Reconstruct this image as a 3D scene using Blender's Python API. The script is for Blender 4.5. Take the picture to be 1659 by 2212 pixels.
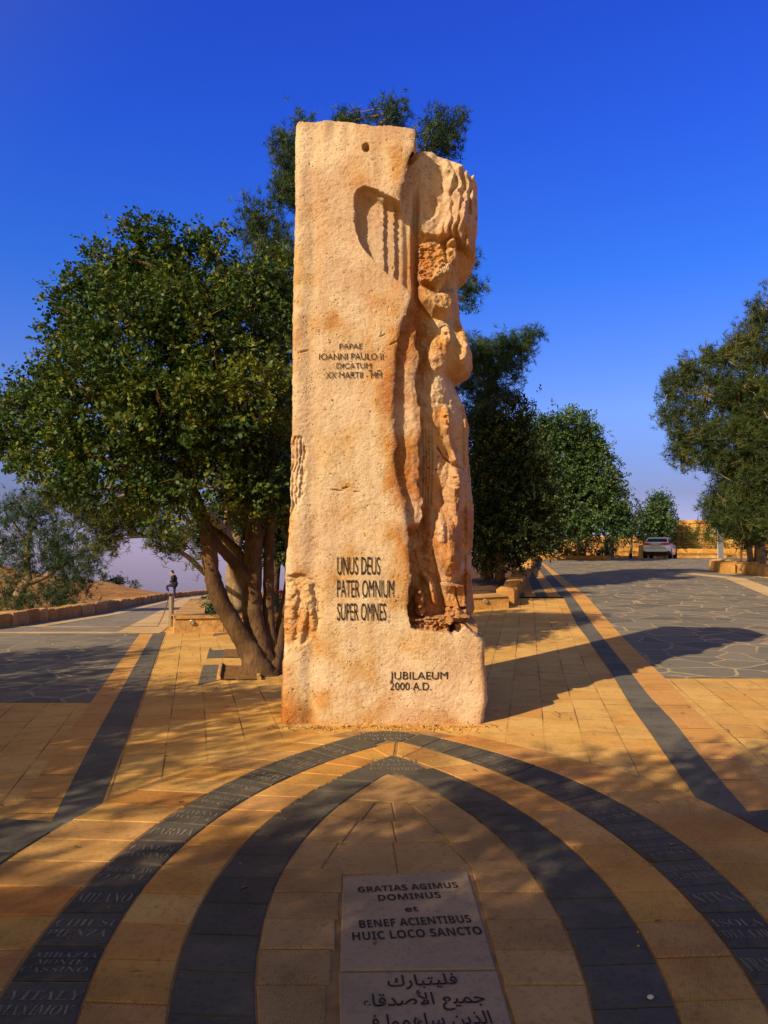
import bpy, bmesh, math
import numpy as np
from mathutils import Vector

# ------------------------------------------------------------------ scene, camera, light
sc = bpy.context.scene
for o in list(bpy.data.objects):
    bpy.data.objects.remove(o)
COL = sc.collection
FPX, CZ, PITCH = 1671.0, 1.6, math.atan(94 / 1671.0)     # focal length in reference pixels (1659 x 2212), eye height, pitch
cam = bpy.data.cameras.new('camera')
cam.sensor_fit = 'VERTICAL'; cam.sensor_height = 24.0; cam.lens = 24.0 * FPX / 2212.0
cam.clip_start = 0.05; cam.clip_end = 3000
camo = bpy.data.objects.new('camera', cam); COL.objects.link(camo)
camo.location = (0, 0, CZ); camo.rotation_euler = (math.radians(90) + PITCH, 0, 0)
sc.camera = camo

SUN_EL, SUN_H = math.radians(31.0), (-0.68, -0.733)
to_sun = Vector((SUN_H[0] * math.cos(SUN_EL), SUN_H[1] * math.cos(SUN_EL), math.sin(SUN_EL))).normalized()
sl = bpy.data.lights.new('sun', 'SUN'); sl.energy = 5.0; sl.angle = math.radians(0.5); sl.color = (1.0, 0.80, 0.52)
so = bpy.data.objects.new('sun', sl); COL.objects.link(so)
so.rotation_euler = to_sun.to_track_quat('Z', 'Y').to_euler(); so.location = (-30, -30, 40)

wd = bpy.data.worlds.new('World'); sc.world = wd; wd.use_nodes = True
def build_world():
    nt = wd.node_tree; nt.nodes.clear(); N = nt.nodes.new; L = nt.links.new
    out = N('ShaderNodeOutputWorld'); bg = N('ShaderNodeBackground'); bg.inputs[1].default_value = 0.11
    sky = N('ShaderNodeTexSky'); sky.sky_type = 'NISHITA'; sky.sun_disc = False
    sky.sun_elevation = SUN_EL; sky.sun_rotation = math.atan2(SUN_H[0], SUN_H[1]) % (2 * math.pi)
    sky.air_density = 1.0; sky.dust_density = 0.6; sky.ozone_density = 3.0; sky.altitude = 700
    tc = N('ShaderNodeTexCoord'); sep = N('ShaderNodeSeparateXYZ'); L(tc.outputs['Generated'], sep.inputs[0])
    # tint of the clear sky by height: deep polarised blue aloft, greyed near the unseen zenith to warm the shade, mauve haze along the horizon
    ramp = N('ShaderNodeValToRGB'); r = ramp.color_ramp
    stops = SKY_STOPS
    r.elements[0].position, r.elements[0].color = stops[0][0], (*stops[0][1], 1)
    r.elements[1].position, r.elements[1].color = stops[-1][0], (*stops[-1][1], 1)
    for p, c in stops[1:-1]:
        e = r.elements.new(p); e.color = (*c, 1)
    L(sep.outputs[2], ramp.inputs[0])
    # towards the sun, out of view: warm haze boosted as added fill for the shade
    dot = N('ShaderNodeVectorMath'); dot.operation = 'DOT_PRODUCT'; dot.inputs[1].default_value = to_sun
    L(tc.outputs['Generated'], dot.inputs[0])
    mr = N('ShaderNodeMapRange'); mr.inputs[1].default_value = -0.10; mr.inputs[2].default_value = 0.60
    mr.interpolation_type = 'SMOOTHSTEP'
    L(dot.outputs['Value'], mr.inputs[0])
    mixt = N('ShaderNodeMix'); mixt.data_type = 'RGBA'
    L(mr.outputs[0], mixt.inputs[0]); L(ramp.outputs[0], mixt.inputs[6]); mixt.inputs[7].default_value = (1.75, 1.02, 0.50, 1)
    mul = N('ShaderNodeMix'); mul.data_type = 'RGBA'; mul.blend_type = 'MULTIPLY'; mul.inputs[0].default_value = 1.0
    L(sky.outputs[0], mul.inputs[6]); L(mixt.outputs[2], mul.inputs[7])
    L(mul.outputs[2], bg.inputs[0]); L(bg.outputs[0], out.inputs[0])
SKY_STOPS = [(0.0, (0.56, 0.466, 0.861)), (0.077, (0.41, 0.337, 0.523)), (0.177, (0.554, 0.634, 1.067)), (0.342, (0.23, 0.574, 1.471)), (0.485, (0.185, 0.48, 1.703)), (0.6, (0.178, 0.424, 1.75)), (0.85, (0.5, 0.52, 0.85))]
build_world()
sc.view_settings.view_transform = 'Standard'; sc.view_settings.look = 'None'
sc.view_settings.exposure = 0.35; sc.view_settings.gamma = 1.0; sc.view_settings.use_curve_mapping = False
sc.cycles.max_bounces = 6; sc.cycles.transparent_max_bounces = 8

# ------------------------------------------------------------------ helpers
rng = np.random.default_rng(7)
CP, SP = math.cos(PITCH), math.sin(PITCH)
def ray(px, py):
    dx = (np.asarray(px, float) - 829.5) / FPX; dy = (1106 - np.asarray(py, float)) / FPX
    return dx, CP - SP * dy, SP + CP * dy
def smooth(a, b, t):
    t = np.clip((np.asarray(t, float) - a) / (b - a), 0, 1); return t * t * (3 - 2 * t)
def ground(x, y):
    """height of the paved ground: flat in front, climbing on the car's side, sinking on the parapet's side"""
    x = np.asarray(x, float); y = np.asarray(y, float)
    sp = lambda v: 0.5 * (v + np.sqrt(v * v + 1.5))
    up = 0.0358 * (sp(y - 11) - sp(y - 50.5)); dn = -0.034 * sp(y - 16)
    t = smooth(-2.5, 2.5, x)
    return (up * t + dn * (1 - t)) - 0.0009
def at(px, py, h=0.010):
    """the point of the ground seen at a reference pixel"""
    dx, dy, dz = ray(px, py); Y = 10.0
    for _ in range(60):
        z = float(ground(dx / dy * Y, Y)) + h; den = dz / dy
        Y = 0.5 * Y + 0.5 * min(max((z - CZ) / den if den < -1e-4 else 90, 0.5), 95)
    return (dx / dy * Y, Y)
def P(px, py, Y):
    dx, dy, dz = ray(px, py); t = Y / dy
    return np.array([dx * t, Y, CZ + dz * t])

def link(o, parent=None):
    COL.objects.link(o)
    if parent is not None: o.parent = parent
    return o
def tag(o, label=None, cat=None, group=None, kind=None):
    if label: o['label'] = label
    if cat: o['category'] = cat
    if group: o['group'] = group
    if kind: o['kind'] = kind
    return o
def thing(name, label, cat, loc=(0, 0, 0), rz=0, group=None):
    o = bpy.data.objects.new(name, None); o.empty_display_size = 0.2
    o.location = loc; o.rotation_euler = (0, 0, rz); link(o)
    return tag(o, label, cat, group)
class MB:
    """collects vertices, faces and one tint value per vertex; build() links them as ONE mesh object"""
    def __init__(s): s.v = []; s.f = []; s.t = []; s.n = 0
    def add(s, verts, faces, tint=0.5):
        verts = np.asarray(verts, float).reshape(-1, 3)
        s.v.append(verts); s.f += [tuple(i + s.n for i in f) for f in faces]
        s.t.append(np.broadcast_to(np.asarray(tint, float), (len(verts),))); s.n += len(verts); return s
    def box(s, c, size, rz=0, tint=0.5, bev=0.0, taper=1.0, jit=0.0):
        hx, hy, hz = [k / 2 for k in size]; b = min(bev, hx * .9, hy * .9, hz * .9)
        rings = [(-hz, b), (-hz + b, 0), (hz - b, 0), (hz, b)] if b > 0 else [(-hz, 0), (hz, 0)]
        vs, fs = [], []
        for z, ins in rings:
            k = taper if z > 0 else 1.0
            for sx, sy in ((-1, -1), (1, -1), (1, 1), (-1, 1)):
                vs.append([sx * (hx - ins) * k, sy * (hy - ins) * k, z])
        n = len(rings)
        for i in range(n - 1):
            for j in range(4):
                a, d = i * 4 + j, i * 4 + (j + 1) % 4; fs.append((a, d, d + 4, a + 4))
        fs.append((3, 2, 1, 0)); fs.append(tuple(4 * (n - 1) + j for j in range(4)))
        v = np.array(vs)
        if jit: v += rng.normal(0, jit, v.shape)
        ca, sa = math.cos(rz), math.sin(rz)
        v = np.c_[v[:, 0] * ca - v[:, 1] * sa + c[0], v[:, 0] * sa + v[:, 1] * ca + c[1], v[:, 2] + c[2]]
        return s.add(v, fs, tint)
    def tube(s, pts, rad, sides=8, tint=0.5, wob=0.0, cap=True):
        pts = np.asarray(pts, float); n = len(pts); rad = np.broadcast_to(np.asarray(rad, float), (n,))
        d = np.gradient(pts, axis=0); d /= np.linalg.norm(d, axis=1)[:, None] + 1e-9
        ref = np.array([0.31, 0.83, 0.47]); u = np.cross(d, ref); u /= np.linalg.norm(u, axis=1)[:, None] + 1e-9
        w = np.cross(d, u); a = np.linspace(0, 2 * np.pi, sides, endpoint=False)
        r = rad[:, None] * (1 + wob * rng.normal(0, 1, (n, sides)))
        v = pts[:, None, :] + (np.cos(a)[None, :, None] * u[:, None, :] + np.sin(a)[None, :, None] * w[:, None, :]) * r[:, :, None]
        fs = [(i * sides + j, i * sides + (j + 1) % sides, (i + 1) * sides + (j + 1) % sides, (i + 1) * sides + j) for i in range(n - 1) for j in range(sides)]
        if cap: fs += [tuple(range(sides))[::-1], tuple((n - 1) * sides + j for j in range(sides))]
        return s.add(v.reshape(-1, 3), fs, tint)
    def lathe(s, prof, c=(0, 0, 0), sides=24, tint=0.5):
        a = np.linspace(0, 2 * np.pi, sides, endpoint=False)
        v = np.array([[r * math.cos(t) + c[0], r * math.sin(t) + c[1], z + c[2]] for r, z in prof for t in a]); n = len(prof)
        fs = [(i * sides + j, i * sides + (j + 1) % sides, (i + 1) * sides + (j + 1) % sides, (i + 1) * sides + j) for i in range(n - 1) for j in range(sides)]
        fs += [tuple(range(sides))[::-1], tuple((n - 1) * sides + j for j in range(sides))]
        return s.add(v, fs, tint)
    def build(s, name, mat, parent=None, smooth=False, loc=None, uv=None):
        v = np.concatenate(s.v) if s.v else np.zeros((0, 3)); t = np.concatenate(s.t)
        if loc is not None: v = v - np.asarray(loc)
        me = bpy.data.meshes.new(name); me.from_pydata(v.tolist(), [], s.f)
        at_ = me.attributes.new('tint', 'FLOAT', 'POINT'); at_.data.foreach_set('value', t.astype(np.float32))
        if uv is not None:
            li = np.empty(len(me.loops), np.int32); me.loops.foreach_get('vertex_index', li)
            ul = me.uv_layers.new(name='pave'); ul.data.foreach_set('uv', uv(v)[li].astype(np.float32).ravel())
        if smooth: me.polygons.foreach_set('use_smooth', [True] * len(me.polygons))
        me.materials.append(mat); me.update()
        return link(bpy.data.objects.new(name, me), parent)
def raw_mesh(name, v, faces_flat, k, mat, parent=None, tint=None, smooth=False):
    """fast path: all faces have k corners"""
    me = bpy.data.meshes.new(name); nf = len(faces_flat) // k
    me.vertices.add(len(v)); me.vertices.foreach_set('co', np.asarray(v, np.float32).ravel())
    me.loops.add(nf * k); me.loops.foreach_set('vertex_index', np.asarray(faces_flat, np.int32))
    me.polygons.add(nf); me.polygons.foreach_set('loop_start', np.arange(0, nf * k, k, dtype=np.int32))
    if tint is not None:
        a = me.attributes.new('tint', 'FLOAT', 'POINT'); a.data.foreach_set('value', np.asarray(tint, np.float32))
    if smooth: me.polygons.foreach_set('use_smooth', [True] * nf)
    me.materials.append(mat); me.update(calc_edges=True); me.validate()
    return link(bpy.data.objects.new(name, me), parent)
_lat = {}
def vnoise(x, y, seed=0):
    g = _lat.setdefault(seed, np.random.default_rng(1000 + seed).uniform(-1, 1, (257, 257)))
    x = np.asarray(x, float) % 256; y = np.asarray(y, float) % 256
    i, j = x.astype(int), y.astype(int); a, b = x - i, y - j; a = a * a * (3 - 2 * a); b = b * b * (3 - 2 * b)
    return (g[i, j] * (1 - a) + g[i + 1, j] * a) * (1 - b) + (g[i, j + 1] * (1 - a) + g[i + 1, j + 1] * a) * b
def fbm(x, y, seed=0, o=4):
    s = 0; k = 1.0
    for q in range(o):
        s = s + vnoise(np.asarray(x) * 2 ** q + 31 * q, np.asarray(y) * 2 ** q + 17 * q, seed + q) * k; k *= 0.5
    return s

# ------------------------------------------------------------------ materials
class Mat:
    def __init__(s, name):
        s.m = bpy.data.materials.new(name); s.m.use_nodes = True; s.nt = s.m.node_tree; s.nt.nodes.clear()
        s.out = s.n('ShaderNodeOutputMaterial'); s.b = s.n('ShaderNodeBsdfPrincipled'); s.l(s.b.outputs[0], s.out.inputs[0])
        s.b.inputs['Roughness'].default_value = 0.8; s.b.inputs['Specular IOR Level'].default_value = 0.3
        s._h = None
    def n(s, t, **kw):
        q = s.nt.nodes.new(t)
        for k, v in kw.items(): setattr(q, k, v)
        return q
    def l(s, a, b): s.nt.links.new(a, b)
    def pos(s): return s.n('ShaderNodeTexCoord').outputs['Object']
    def attr(s, name): return s.n('ShaderNodeAttribute', attribute_name=name).outputs['Fac']
    def noise(s, scale, detail=4, rough=0.55, vec=None, dist=0.0):
        q = s.n('ShaderNodeTexNoise'); q.inputs['Scale'].default_value = scale; q.inputs['Detail'].default_value = detail
        q.inputs['Roughness'].default_value = rough; q.inputs['Distortion'].default_value = dist
        s.l(vec or s.pos(), q.inputs['Vector']); return q.outputs['Fac']
    def ramp(s, fac, stops, interp='LINEAR'):
        q = s.n('ShaderNodeValToRGB'); r = q.color_ramp; r.interpolation = interp
        for i, (p, c) in enumerate(stops):
            e = r.elements[i] if i < 2 else r.elements.new(p); e.position = p
            e.color = (*c, 1) if not isinstance(c, (int, float)) else (c, c, c, 1)
        s.l(fac, q.inputs[0]); return q.outputs[0]
    def mix(s, fac, a, b, mode='MIX'):
        q = s.n('ShaderNodeMix', data_type='RGBA', blend_type=mode)
        for v, i in ((fac, 0), (a, 6), (b, 7)):
            if hasattr(v, 'is_linked'): s.l(v, q.inputs[i])
            elif i == 0: q.inputs[i].default_value = v
            else: q.inputs[i].default_value = (*v, 1) if not isinstance(v, (int, float)) else (v, v, v, 1)
        return q.outputs[2]
    def math(s, op, a, b=None):
        q = s.n('ShaderNodeMath', operation=op)
        for v, i in ((a, 0), (b, 1)):
            if v is None: continue
            if hasattr(v, 'is_linked'): s.l(v, q.inputs[i])
            else: q.inputs[i].default_value = v
        return q.outputs[0]
    def color(s, c):
        if hasattr(c, 'is_linked'): s.l(c, s.b.inputs['Base Color'])
        else: s.b.inputs['Base Color'].default_value = (*c, 1)
        return s
    def bump(s, h, dist, strength=1.0):
        q = s.n('ShaderNodeBump'); q.inputs['Distance'].default_value = dist; q.inputs['Strength'].default_value = strength
        s.l(h, q.inputs['Height'])
        if s._h: s.l(s._h, q.inputs['Normal'])
        s._h = q.outputs[0]; s.l(s._h, s.b.inputs['Normal']); return s
    def set(s, **kw):
        for k, v in kw.items(): s.b.inputs[k.replace('_', ' ')].default_value = v
        return s

def plain(name, c, rough=0.6, metal=0.0, var=0.15, scale=12, bump=0.0):
    m = Mat(name); n = m.noise(scale)
    m.color(m.mix(m.ramp(n, [(0.3, 0.0), (0.7, 1.0)]), tuple(k * (1 - var) for k in c), tuple(min(1, k * (1 + var)) for k in c)))
    m.set(Roughness=rough, Metallic=metal)
    if bump: m.bump(n, bump)
    return m.m
TAN_A, TAN_B, TAN_C = (0.64, 0.350, 0.082), (0.69, 0.420, 0.125), (0.59, 0.285, 0.066)
DRK_A, DRK_B = (0.066, 0.060, 0.048), (0.108, 0.096, 0.074)
def chisel(m, amount=0.004, scale=34):
    w = m.n('ShaderNodeTexWave', wave_type='BANDS', bands_direction='X'); w.inputs['Scale'].default_value = scale
    w.inputs['Distortion'].default_value = 7.0; w.inputs['Detail'].default_value = 2.0; w.inputs['Detail Scale'].default_value = 0.35
    mp = m.n('ShaderNodeMapping'); m.l(m.pos(), mp.inputs[0]); mp.inputs['Rotation'].default_value = (0, 0, 0.35)
    m.l(mp.outputs[0], w.inputs['Vector'])
    mask = m.ramp(m.noise(1.3, 2), [(0.42, 0.0), (0.62, 1.0)])
    m.bump(m.math('MULTIPLY', w.outputs['Fac'], mask), amount, 0.9)
def slab_mat(name, cols, dark=False):
    m = Mat(name); t = m.attr('tint')
    c = m.ramp(t, [(i / (len(cols) - 1), k) for i, k in enumerate(cols)])
    n1 = m.noise(2.3, 5); n2 = m.noise(38, 4, 0.7)
    c = m.mix(m.ramp(n1, [(0.35, 0.0), (0.7, 0.55)]), c, tuple(k * 0.72 for k in cols[0]))
    c = m.mix(m.ramp(n2, [(0.30, 0.55), (0.5, 0.0)]), c, tuple(k * 0.45 for k in cols[0]))
    m.color(c); m.set(Roughness=0.75 if dark else 0.85, Specular_IOR_Level=0.14 if dark else 0.12)
    if not dark:
        chisel(m, 0.006); c = m.mix(m.ramp(m.noise(0.6, 4, 0.6), [(0.45, 0.0), (0.66, 0.45)]), c, tuple(k * 0.66 for k in cols[1])); m.color(c)
    else:
        c = m.mix(m.ramp(m.noise(3.5, 5, 0.7), [(0.5, 0.0), (0.74, 0.5)]), c, (0.20, 0.155, 0.095)); m.color(c)
    m.bump(n2, 0.004 if not dark else 0.0015, 0.8)
    return m.m
def plaza_mat(name, c1, c2, c3, mortar, bw, rh, ms=0.012):
    m = Mat(name); uv = m.n('ShaderNodeUVMap', uv_map='pave').outputs[0]
    wob = m.n('ShaderNodeTexNoise'); wob.inputs['Scale'].default_value = 0.9; m.l(uv, wob.inputs['Vector'])
    add = m.n('ShaderNodeMix', data_type='VECTOR'); add.inputs[0].default_value = 0.012
    m.l(uv, add.inputs[4]); m.l(wob.outputs['Color'], add.inputs[5])
    b = m.n('ShaderNodeTexBrick'); b.offset = 0.43; b.offset_frequency = 2
    for k, v in (('Scale', 1.0), ('Mortar Size', ms), ('Mortar Smooth', 0.15), ('Bias', 0.0), ('Brick Width', bw), ('Row Height', rh)): b.inputs[k].default_value = v
    b.inputs['Color1'].default_value = (0, 0, 0, 1); b.inputs['Color2'].default_value = (1, 1, 1, 1); b.inputs['Mortar'].default_value = (0.5, 0.5, 0.5, 1)
    m.l(add.outputs[1], b.inputs['Vector'])
    c = m.ramp(b.outputs['Color'], [(0.0, c3), (0.35, c1), (0.7, c2), (1.0, tuple(k * 1.06 for k in c1))])
    n1 = m.noise(0.8, 5); n2 = m.noise(30, 5, 0.7); n3 = m.noise(5, 4)
    c = m.mix(m.ramp(n1, [(0.4, 0.0), (0.68, 0.75)]), c, c2)
    c = m.mix(m.ramp(m.noise(0.33, 4, 0.6), [(0.46, 0.0), (0.70, 0.38)]), c, tuple(k * 0.74 for k in c1))
    c = m.mix(m.ramp(m.noise(110, 3, 0.7), [(0.50, 0.0), (0.64, 0.35)]), c, tuple(min(.8, k * 1.25) for k in c2))
    c = m.mix(m.ramp(n3, [(0.5, 0.0), (0.75, 0.5)]), c, tuple(k * 0.62 for k in c3))
    c = m.mix(m.ramp(n2, [(0.28, 0.6), (0.47, 0.0)]), c, tuple(k * 0.4 for k in c1))
    jv = m.ramp(m.noise(1.1, 2), [(0.42, 0.10), (0.64, 1.0)])
    c = m.mix(m.math('MULTIPLY', b.outputs['Fac'], jv), c, mortar)
    m.color(c); m.set(Roughness=0.85, Specular_IOR_Level=0.2)
    chisel(m, 0.003); m.bump(n2, 0.005, 0.8)
    inv = m.math('SUBTRACT', 1.0, b.outputs['Fac']); m.bump(inv, 0.008, 0.8)
    return m.m
def crazy_mat(name, jc, j0, j1):
    m = Mat(name); p = m.pos()
    d = m.n('ShaderNodeTexNoise'); d.inputs['Scale'].default_value = 1.6; d.inputs['Detail'].default_value = 2; m.l(p, d.inputs['Vector'])
    mx = m.n('ShaderNodeMix', data_type='VECTOR'); mx.inputs[0].default_value = 0.16; m.l(p, mx.inputs[4]); m.l(d.outputs['Color'], mx.inputs[5])
    v = m.n('ShaderNodeTexVoronoi', feature='DISTANCE_TO_EDGE'); v.inputs['Scale'].default_value = 1.75; m.l(mx.outputs[1], v.inputs['Vector'])
    v2 = m.n('ShaderNodeTexVoronoi', feature='F1'); v2.inputs['Scale'].default_value = 1.75; m.l(mx.outputs[1], v2.inputs['Vector'])
    sep = m.n('ShaderNodeSeparateColor'); m.l(v2.outputs['Color'], sep.inputs[0])
    c = m.ramp(sep.outputs[0], [(0.0, (0.125, 0.116, 0.094)), (0.5, (0.175, 0.158, 0.124)), (1.0, (0.22, 0.19, 0.145))])
    n2 = m.noise(26, 5, 0.7); c = m.mix(m.ramp(n2, [(0.3, 0.6), (0.5, 0.0)]), c, (0.06, 0.056, 0.052))
    c = m.mix(m.ramp(m.noise(0.5, 3), [(0.4, 0.0), (0.75, 0.35)]), c, (0.25, 0.20, 0.145))
    j = m.ramp(m.math('ADD', v.outputs['Distance'], m.math('MULTIPLY', m.noise(9, 3), 0.03)), [(j0, 1.0), (j1, 0.0)])
    jn = m.ramp(m.noise(0.7, 3), [(0.35, 0.35), (0.6, 1.0)]); c = m.mix(m.math('MULTIPLY', j, jn), c, jc); m.color(c); m.set(Roughness=0.85, Specular_IOR_Level=0.15)
    m.bump(m.math('SUBTRACT', 1.0, j), 0.006, 0.7); m.bump(n2, 0.004, 0.7)
    return m.m
def rough_stone(name, cols, sc_=3.0, bumpd=0.05):
    m = Mat(name); t = m.attr('tint'); c = m.ramp(t, [(i / (len(cols) - 1), k) for i, k in enumerate(cols)])
    n = m.noise(sc_, 6, 0.65); n2 = m.noise(sc_ * 7, 5, 0.7)
    c = m.mix(m.ramp(n, [(0.38, 0.0), (0.7, 0.7)]), c, tuple(k * 0.6 for k in cols[0]))
    c = m.mix(m.ramp(n2, [(0.3, 0.6), (0.5, 0.0)]), c, tuple(k * 0.35 for k in cols[0]))
    m.color(c); m.set(Roughness=0.9, Specular_IOR_Level=0.15); m.bump(n, bumpd, 0.8); m.bump(n2, bumpd * 0.25, 0.8)
    return m.m
def leaf_mat(name, c_dark, c_mid, c_light, rough=0.5, trans=0.25, spec=0.35):
    m = Mat(name); t = m.attr('tint'); c = m.ramp(t, [(0.0, c_dark), (0.55, c_mid), (1.0, c_light)])
    m.color(c); m.set(Roughness=rough, Specular_IOR_Level=spec)
    tr = m.n('ShaderNodeBsdfTranslucent'); m.l(m.mix(1.0, c, (1.3, 1.25, 0.5), 'MULTIPLY'), tr.inputs[0])
    ms = m.n('ShaderNodeMixShader'); ms.inputs[0].default_value = trans
    m.l(m.b.outputs[0], ms.inputs[1]); m.l(tr.outputs[0], ms.inputs[2]); m.l(ms.outputs[0], m.out.inputs[0])
    return m.m
def bark_mat(name, a, b):
    m = Mat(name); mp = m.n('ShaderNodeMapping'); m.l(m.pos(), mp.inputs[0]); mp.inputs['Scale'].default_value = (1, 1, 0.35)
    n = m.noise(22, 6, 0.7, mp.outputs[0]); n1 = m.noise(3.0, 4)
    c = m.mix(m.ramp(n, [(0.35, 0.0), (0.65, 1.0)]), a, b); c = m.mix(m.ramp(n1, [(0.4, 0.0), (0.7, 0.6)]), c, tuple(k * 0.55 for k in a))
    m.color(c); m.set(Roughness=0.9, Specular_IOR_Level=0.15); m.bump(n, 0.02, 0.9); return m.m

MT = {}
MT['plaza'] = plaza_mat('tan_paving', TAN_A, TAN_B, TAN_C, (0.17, 0.09, 0.036), 0.52, 0.325, 0.0065)
MT['tan_slab'] = slab_mat('tan_slab', [(0.54, 0.205, 0.052), TAN_A, (0.57, 0.30, 0.085), TAN_B, (0.60, 0.35, 0.13), (0.52, 0.26, 0.075)])
MT['red_slab'] = slab_mat('russet_slab', [(0.40, 0.135, 0.045), (0.52, 0.24, 0.07), (0.60, 0.31, 0.10)])
MT['field_slab'] = slab_mat('grey_tan_slab', [(0.40, 0.225, 0.085), (0.50, 0.300, 0.125), (0.54, 0.315, 0.12)])
MT['dark_slab'] = slab_mat('dark_slab', [DRK_A, DRK_B, (0.092, 0.078, 0.062)], True)
MT['band'] = plaza_mat('dark_band', (0.118, 0.108, 0.086), (0.155, 0.140, 0.108), (0.095, 0.088, 0.070), (0.19, 0.14, 0.085), 0.62, 2.0, 0.008)
MT['tanband'] = plaza_mat('tan_band', TAN_A, (0.60, 0.30, 0.09), TAN_C, (0.13, 0.075, 0.035), 0.55, 2.0, 0.010)
MT['palestrip'] = plaza_mat('pale_strip', (0.56, 0.38, 0.19), (0.60, 0.43, 0.23), (0.50, 0.33, 0.15), (0.2, 0.14, 0.08), 0.7, 2.0, 0.008)
MT['crazy'] = crazy_mat('crazy_paving', (0.44, 0.33, 0.18), 0.026, 0.055); MT['crazy_worn'] = crazy_mat('worn_crazy_paving', (0.38, 0.30, 0.185), 0.022, 0.048)
MT['grey_pave'] = plaza_mat('grey_paving', (0.23, 0.195, 0.155), (0.28, 0.235, 0.18), (0.19, 0.165, 0.14), (0.33, 0.25, 0.16), 0.5, 0.32, 0.01)
MT['joint'] = plain('joint_mortar', (0.30, 0.17, 0.07), 0.95, 0, 0.3, 9)
MT['plaque'] = slab_mat('plaque_stone', [(0.37, 0.265, 0.165), (0.40, 0.285, 0.18)], True)
MT['ink'] = plain('dark_lettering', (0.022, 0.018, 0.017), 0.8)
MT['pale_letter'] = plain('pale_lettering', (0.20, 0.165, 0.12), 0.9, 0, 0.35, 25)
MT['wall_stone'] = rough_stone('rough_limestone', [(0.42, 0.20, 0.055), (0.55, 0.30, 0.09), (0.62, 0.37, 0.14)], 3.0, 0.05)
MT['ashlar'] = rough_stone('ashlar_limestone', [(0.50, 0.24, 0.055), (0.62, 0.34, 0.09), (0.68, 0.42, 0.14)], 4.0, 0.04)
MT['cap'] = rough_stone('cap_limestone', [(0.52, 0.30, 0.10), (0.60, 0.36, 0.14)], 5.0, 0.01)
MT['soil'] = rough_stone('garden_soil', [(0.10, 0.055, 0.028), (0.15, 0.08, 0.04)], 6, 0.05)
MT['metal'] = plain('dull_metal', (0.30, 0.25, 0.17), 0.45, 0.6, 0.12, 6)
MT['chain'] = plain('chain_iron', (0.11, 0.085, 0.06), 0.6, 0.6)
MT['grey_metal'] = plain('galvanised', (0.45, 0.45, 0.44), 0.5, 0.3, 0.08, 5)
MT['bin'] = plain('bin_grey', (0.42, 0.41, 0.38), 0.6, 0.0)
MT['black'] = plain('black_plastic', (0.012, 0.012, 0.014), 0.5)
MT['dark_void'] = plain('doorway_dark', (0.02, 0.018, 0.016), 0.8)  # flat black for the dark inside the gatehouse opening

# ------------------------------------------------------------------ terrain
WALL_PX = [(0, 1356), (204, 1326), (300, 1306), (360, 1293.5), (420, 1286.5), (452, 1282.5)]
WALL = [(-10.2, 2.0), (-9.2, 10.0)] + [at(*q) for q in WALL_PX]
WALL += [(WALL[-1][0] - 3.0, WALL[-1][1] + 14)]
_wy = np.array([w[1] for w in WALL]); _wx = np.array([w[0] for w in WALL])
wall_x = lambda y: np.interp(y, _wy, _wx)
def hill(x, y):
    u = np.clip(x / np.maximum(y, 8), -0.9, 0.0)
    p120 = np.interp(u, [-0.9, -0.5, -0.40, -0.36, -0.28, -0.24, -0.1, 0], [-20, 20, 48, 58, 81, 93, 150, 190])
    p50 = np.interp(u, [-0.9, -0.5, -0.36, -0.28, 0], [70, 90, 116, 104, 210])
    yy = np.clip(y, 18, 120); t = smooth(45, 120, yy); p = p50 * (1 - t) + p120 * t
    p = np.where(yy < 50, p + (50 - yy) * 1.3, p)
    z = CZ - yy / FPX * p
    return z - np.maximum(y - 120, 0) * 0.22 + 0.35 * fbm(x * 0.12, y * 0.12, 3, 3) * smooth(30, 90, y)
def terrain(x, y):
    g = ground(x, np.minimum(y, 90)) - 0.07 - np.maximum(y - 88, 0) * 0.12 * smooth(6, -6, x)
    wx = wall_x(y); t = smooth(wx - 0.25, wx - 2.2, x)
    return g * (1 - t) + hill(x, y) * t
def build_terrain():
    xs = np.concatenate([-np.geomspace(420, 30, 40), np.linspace(-29.5, 29.5, 120), np.geomspace(30, 420, 30)])
    ys = np.concatenate([-np.geomspace(300, 12, 14), np.linspace(-11, 60, 110), np.linspace(61, 150, 70), np.geomspace(153, 900, 30)])
    X, Y = np.meshgrid(xs, ys, indexing='ij'); Z = terrain(X, Y)
    v = np.c_[X.ravel(), Y.ravel(), Z.ravel()]; ny = len(ys)
    i, j = np.meshgrid(np.arange(len(xs) - 1), np.arange(ny - 1), indexing='ij'); a = (i * ny + j).ravel()
    f = np.c_[a, a + ny, a + ny + 1, a + 1].ravel()
    m = Mat('dry_hillside'); n = m.noise(0.25, 6, 0.6); n2 = m.noise(2.2, 6, 0.75); n3 = m.noise(0.08, 3)
    c = m.ramp(n, [(0.35, (0.33, 0.15, 0.048)), (0.55, (0.42, 0.22, 0.075)), (0.75, (0.46, 0.28, 0.115))])
    c = m.mix(m.math('MULTIPLY', m.ramp(n2, [(0.52, 0.0), (0.6, 1.0)]), m.ramp(n3, [(0.42, 0.1), (0.55, 1.0)])), c, (0.075, 0.062, 0.022))
    m.color(c); m.set(Roughness=0.95, Specular_IOR_Level=0.1); m.bump(n2, 0.25, 0.8)
    tag(raw_mesh('ground', v, f, 4, m.m, smooth=True), kind='structure')
build_terrain()

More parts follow.
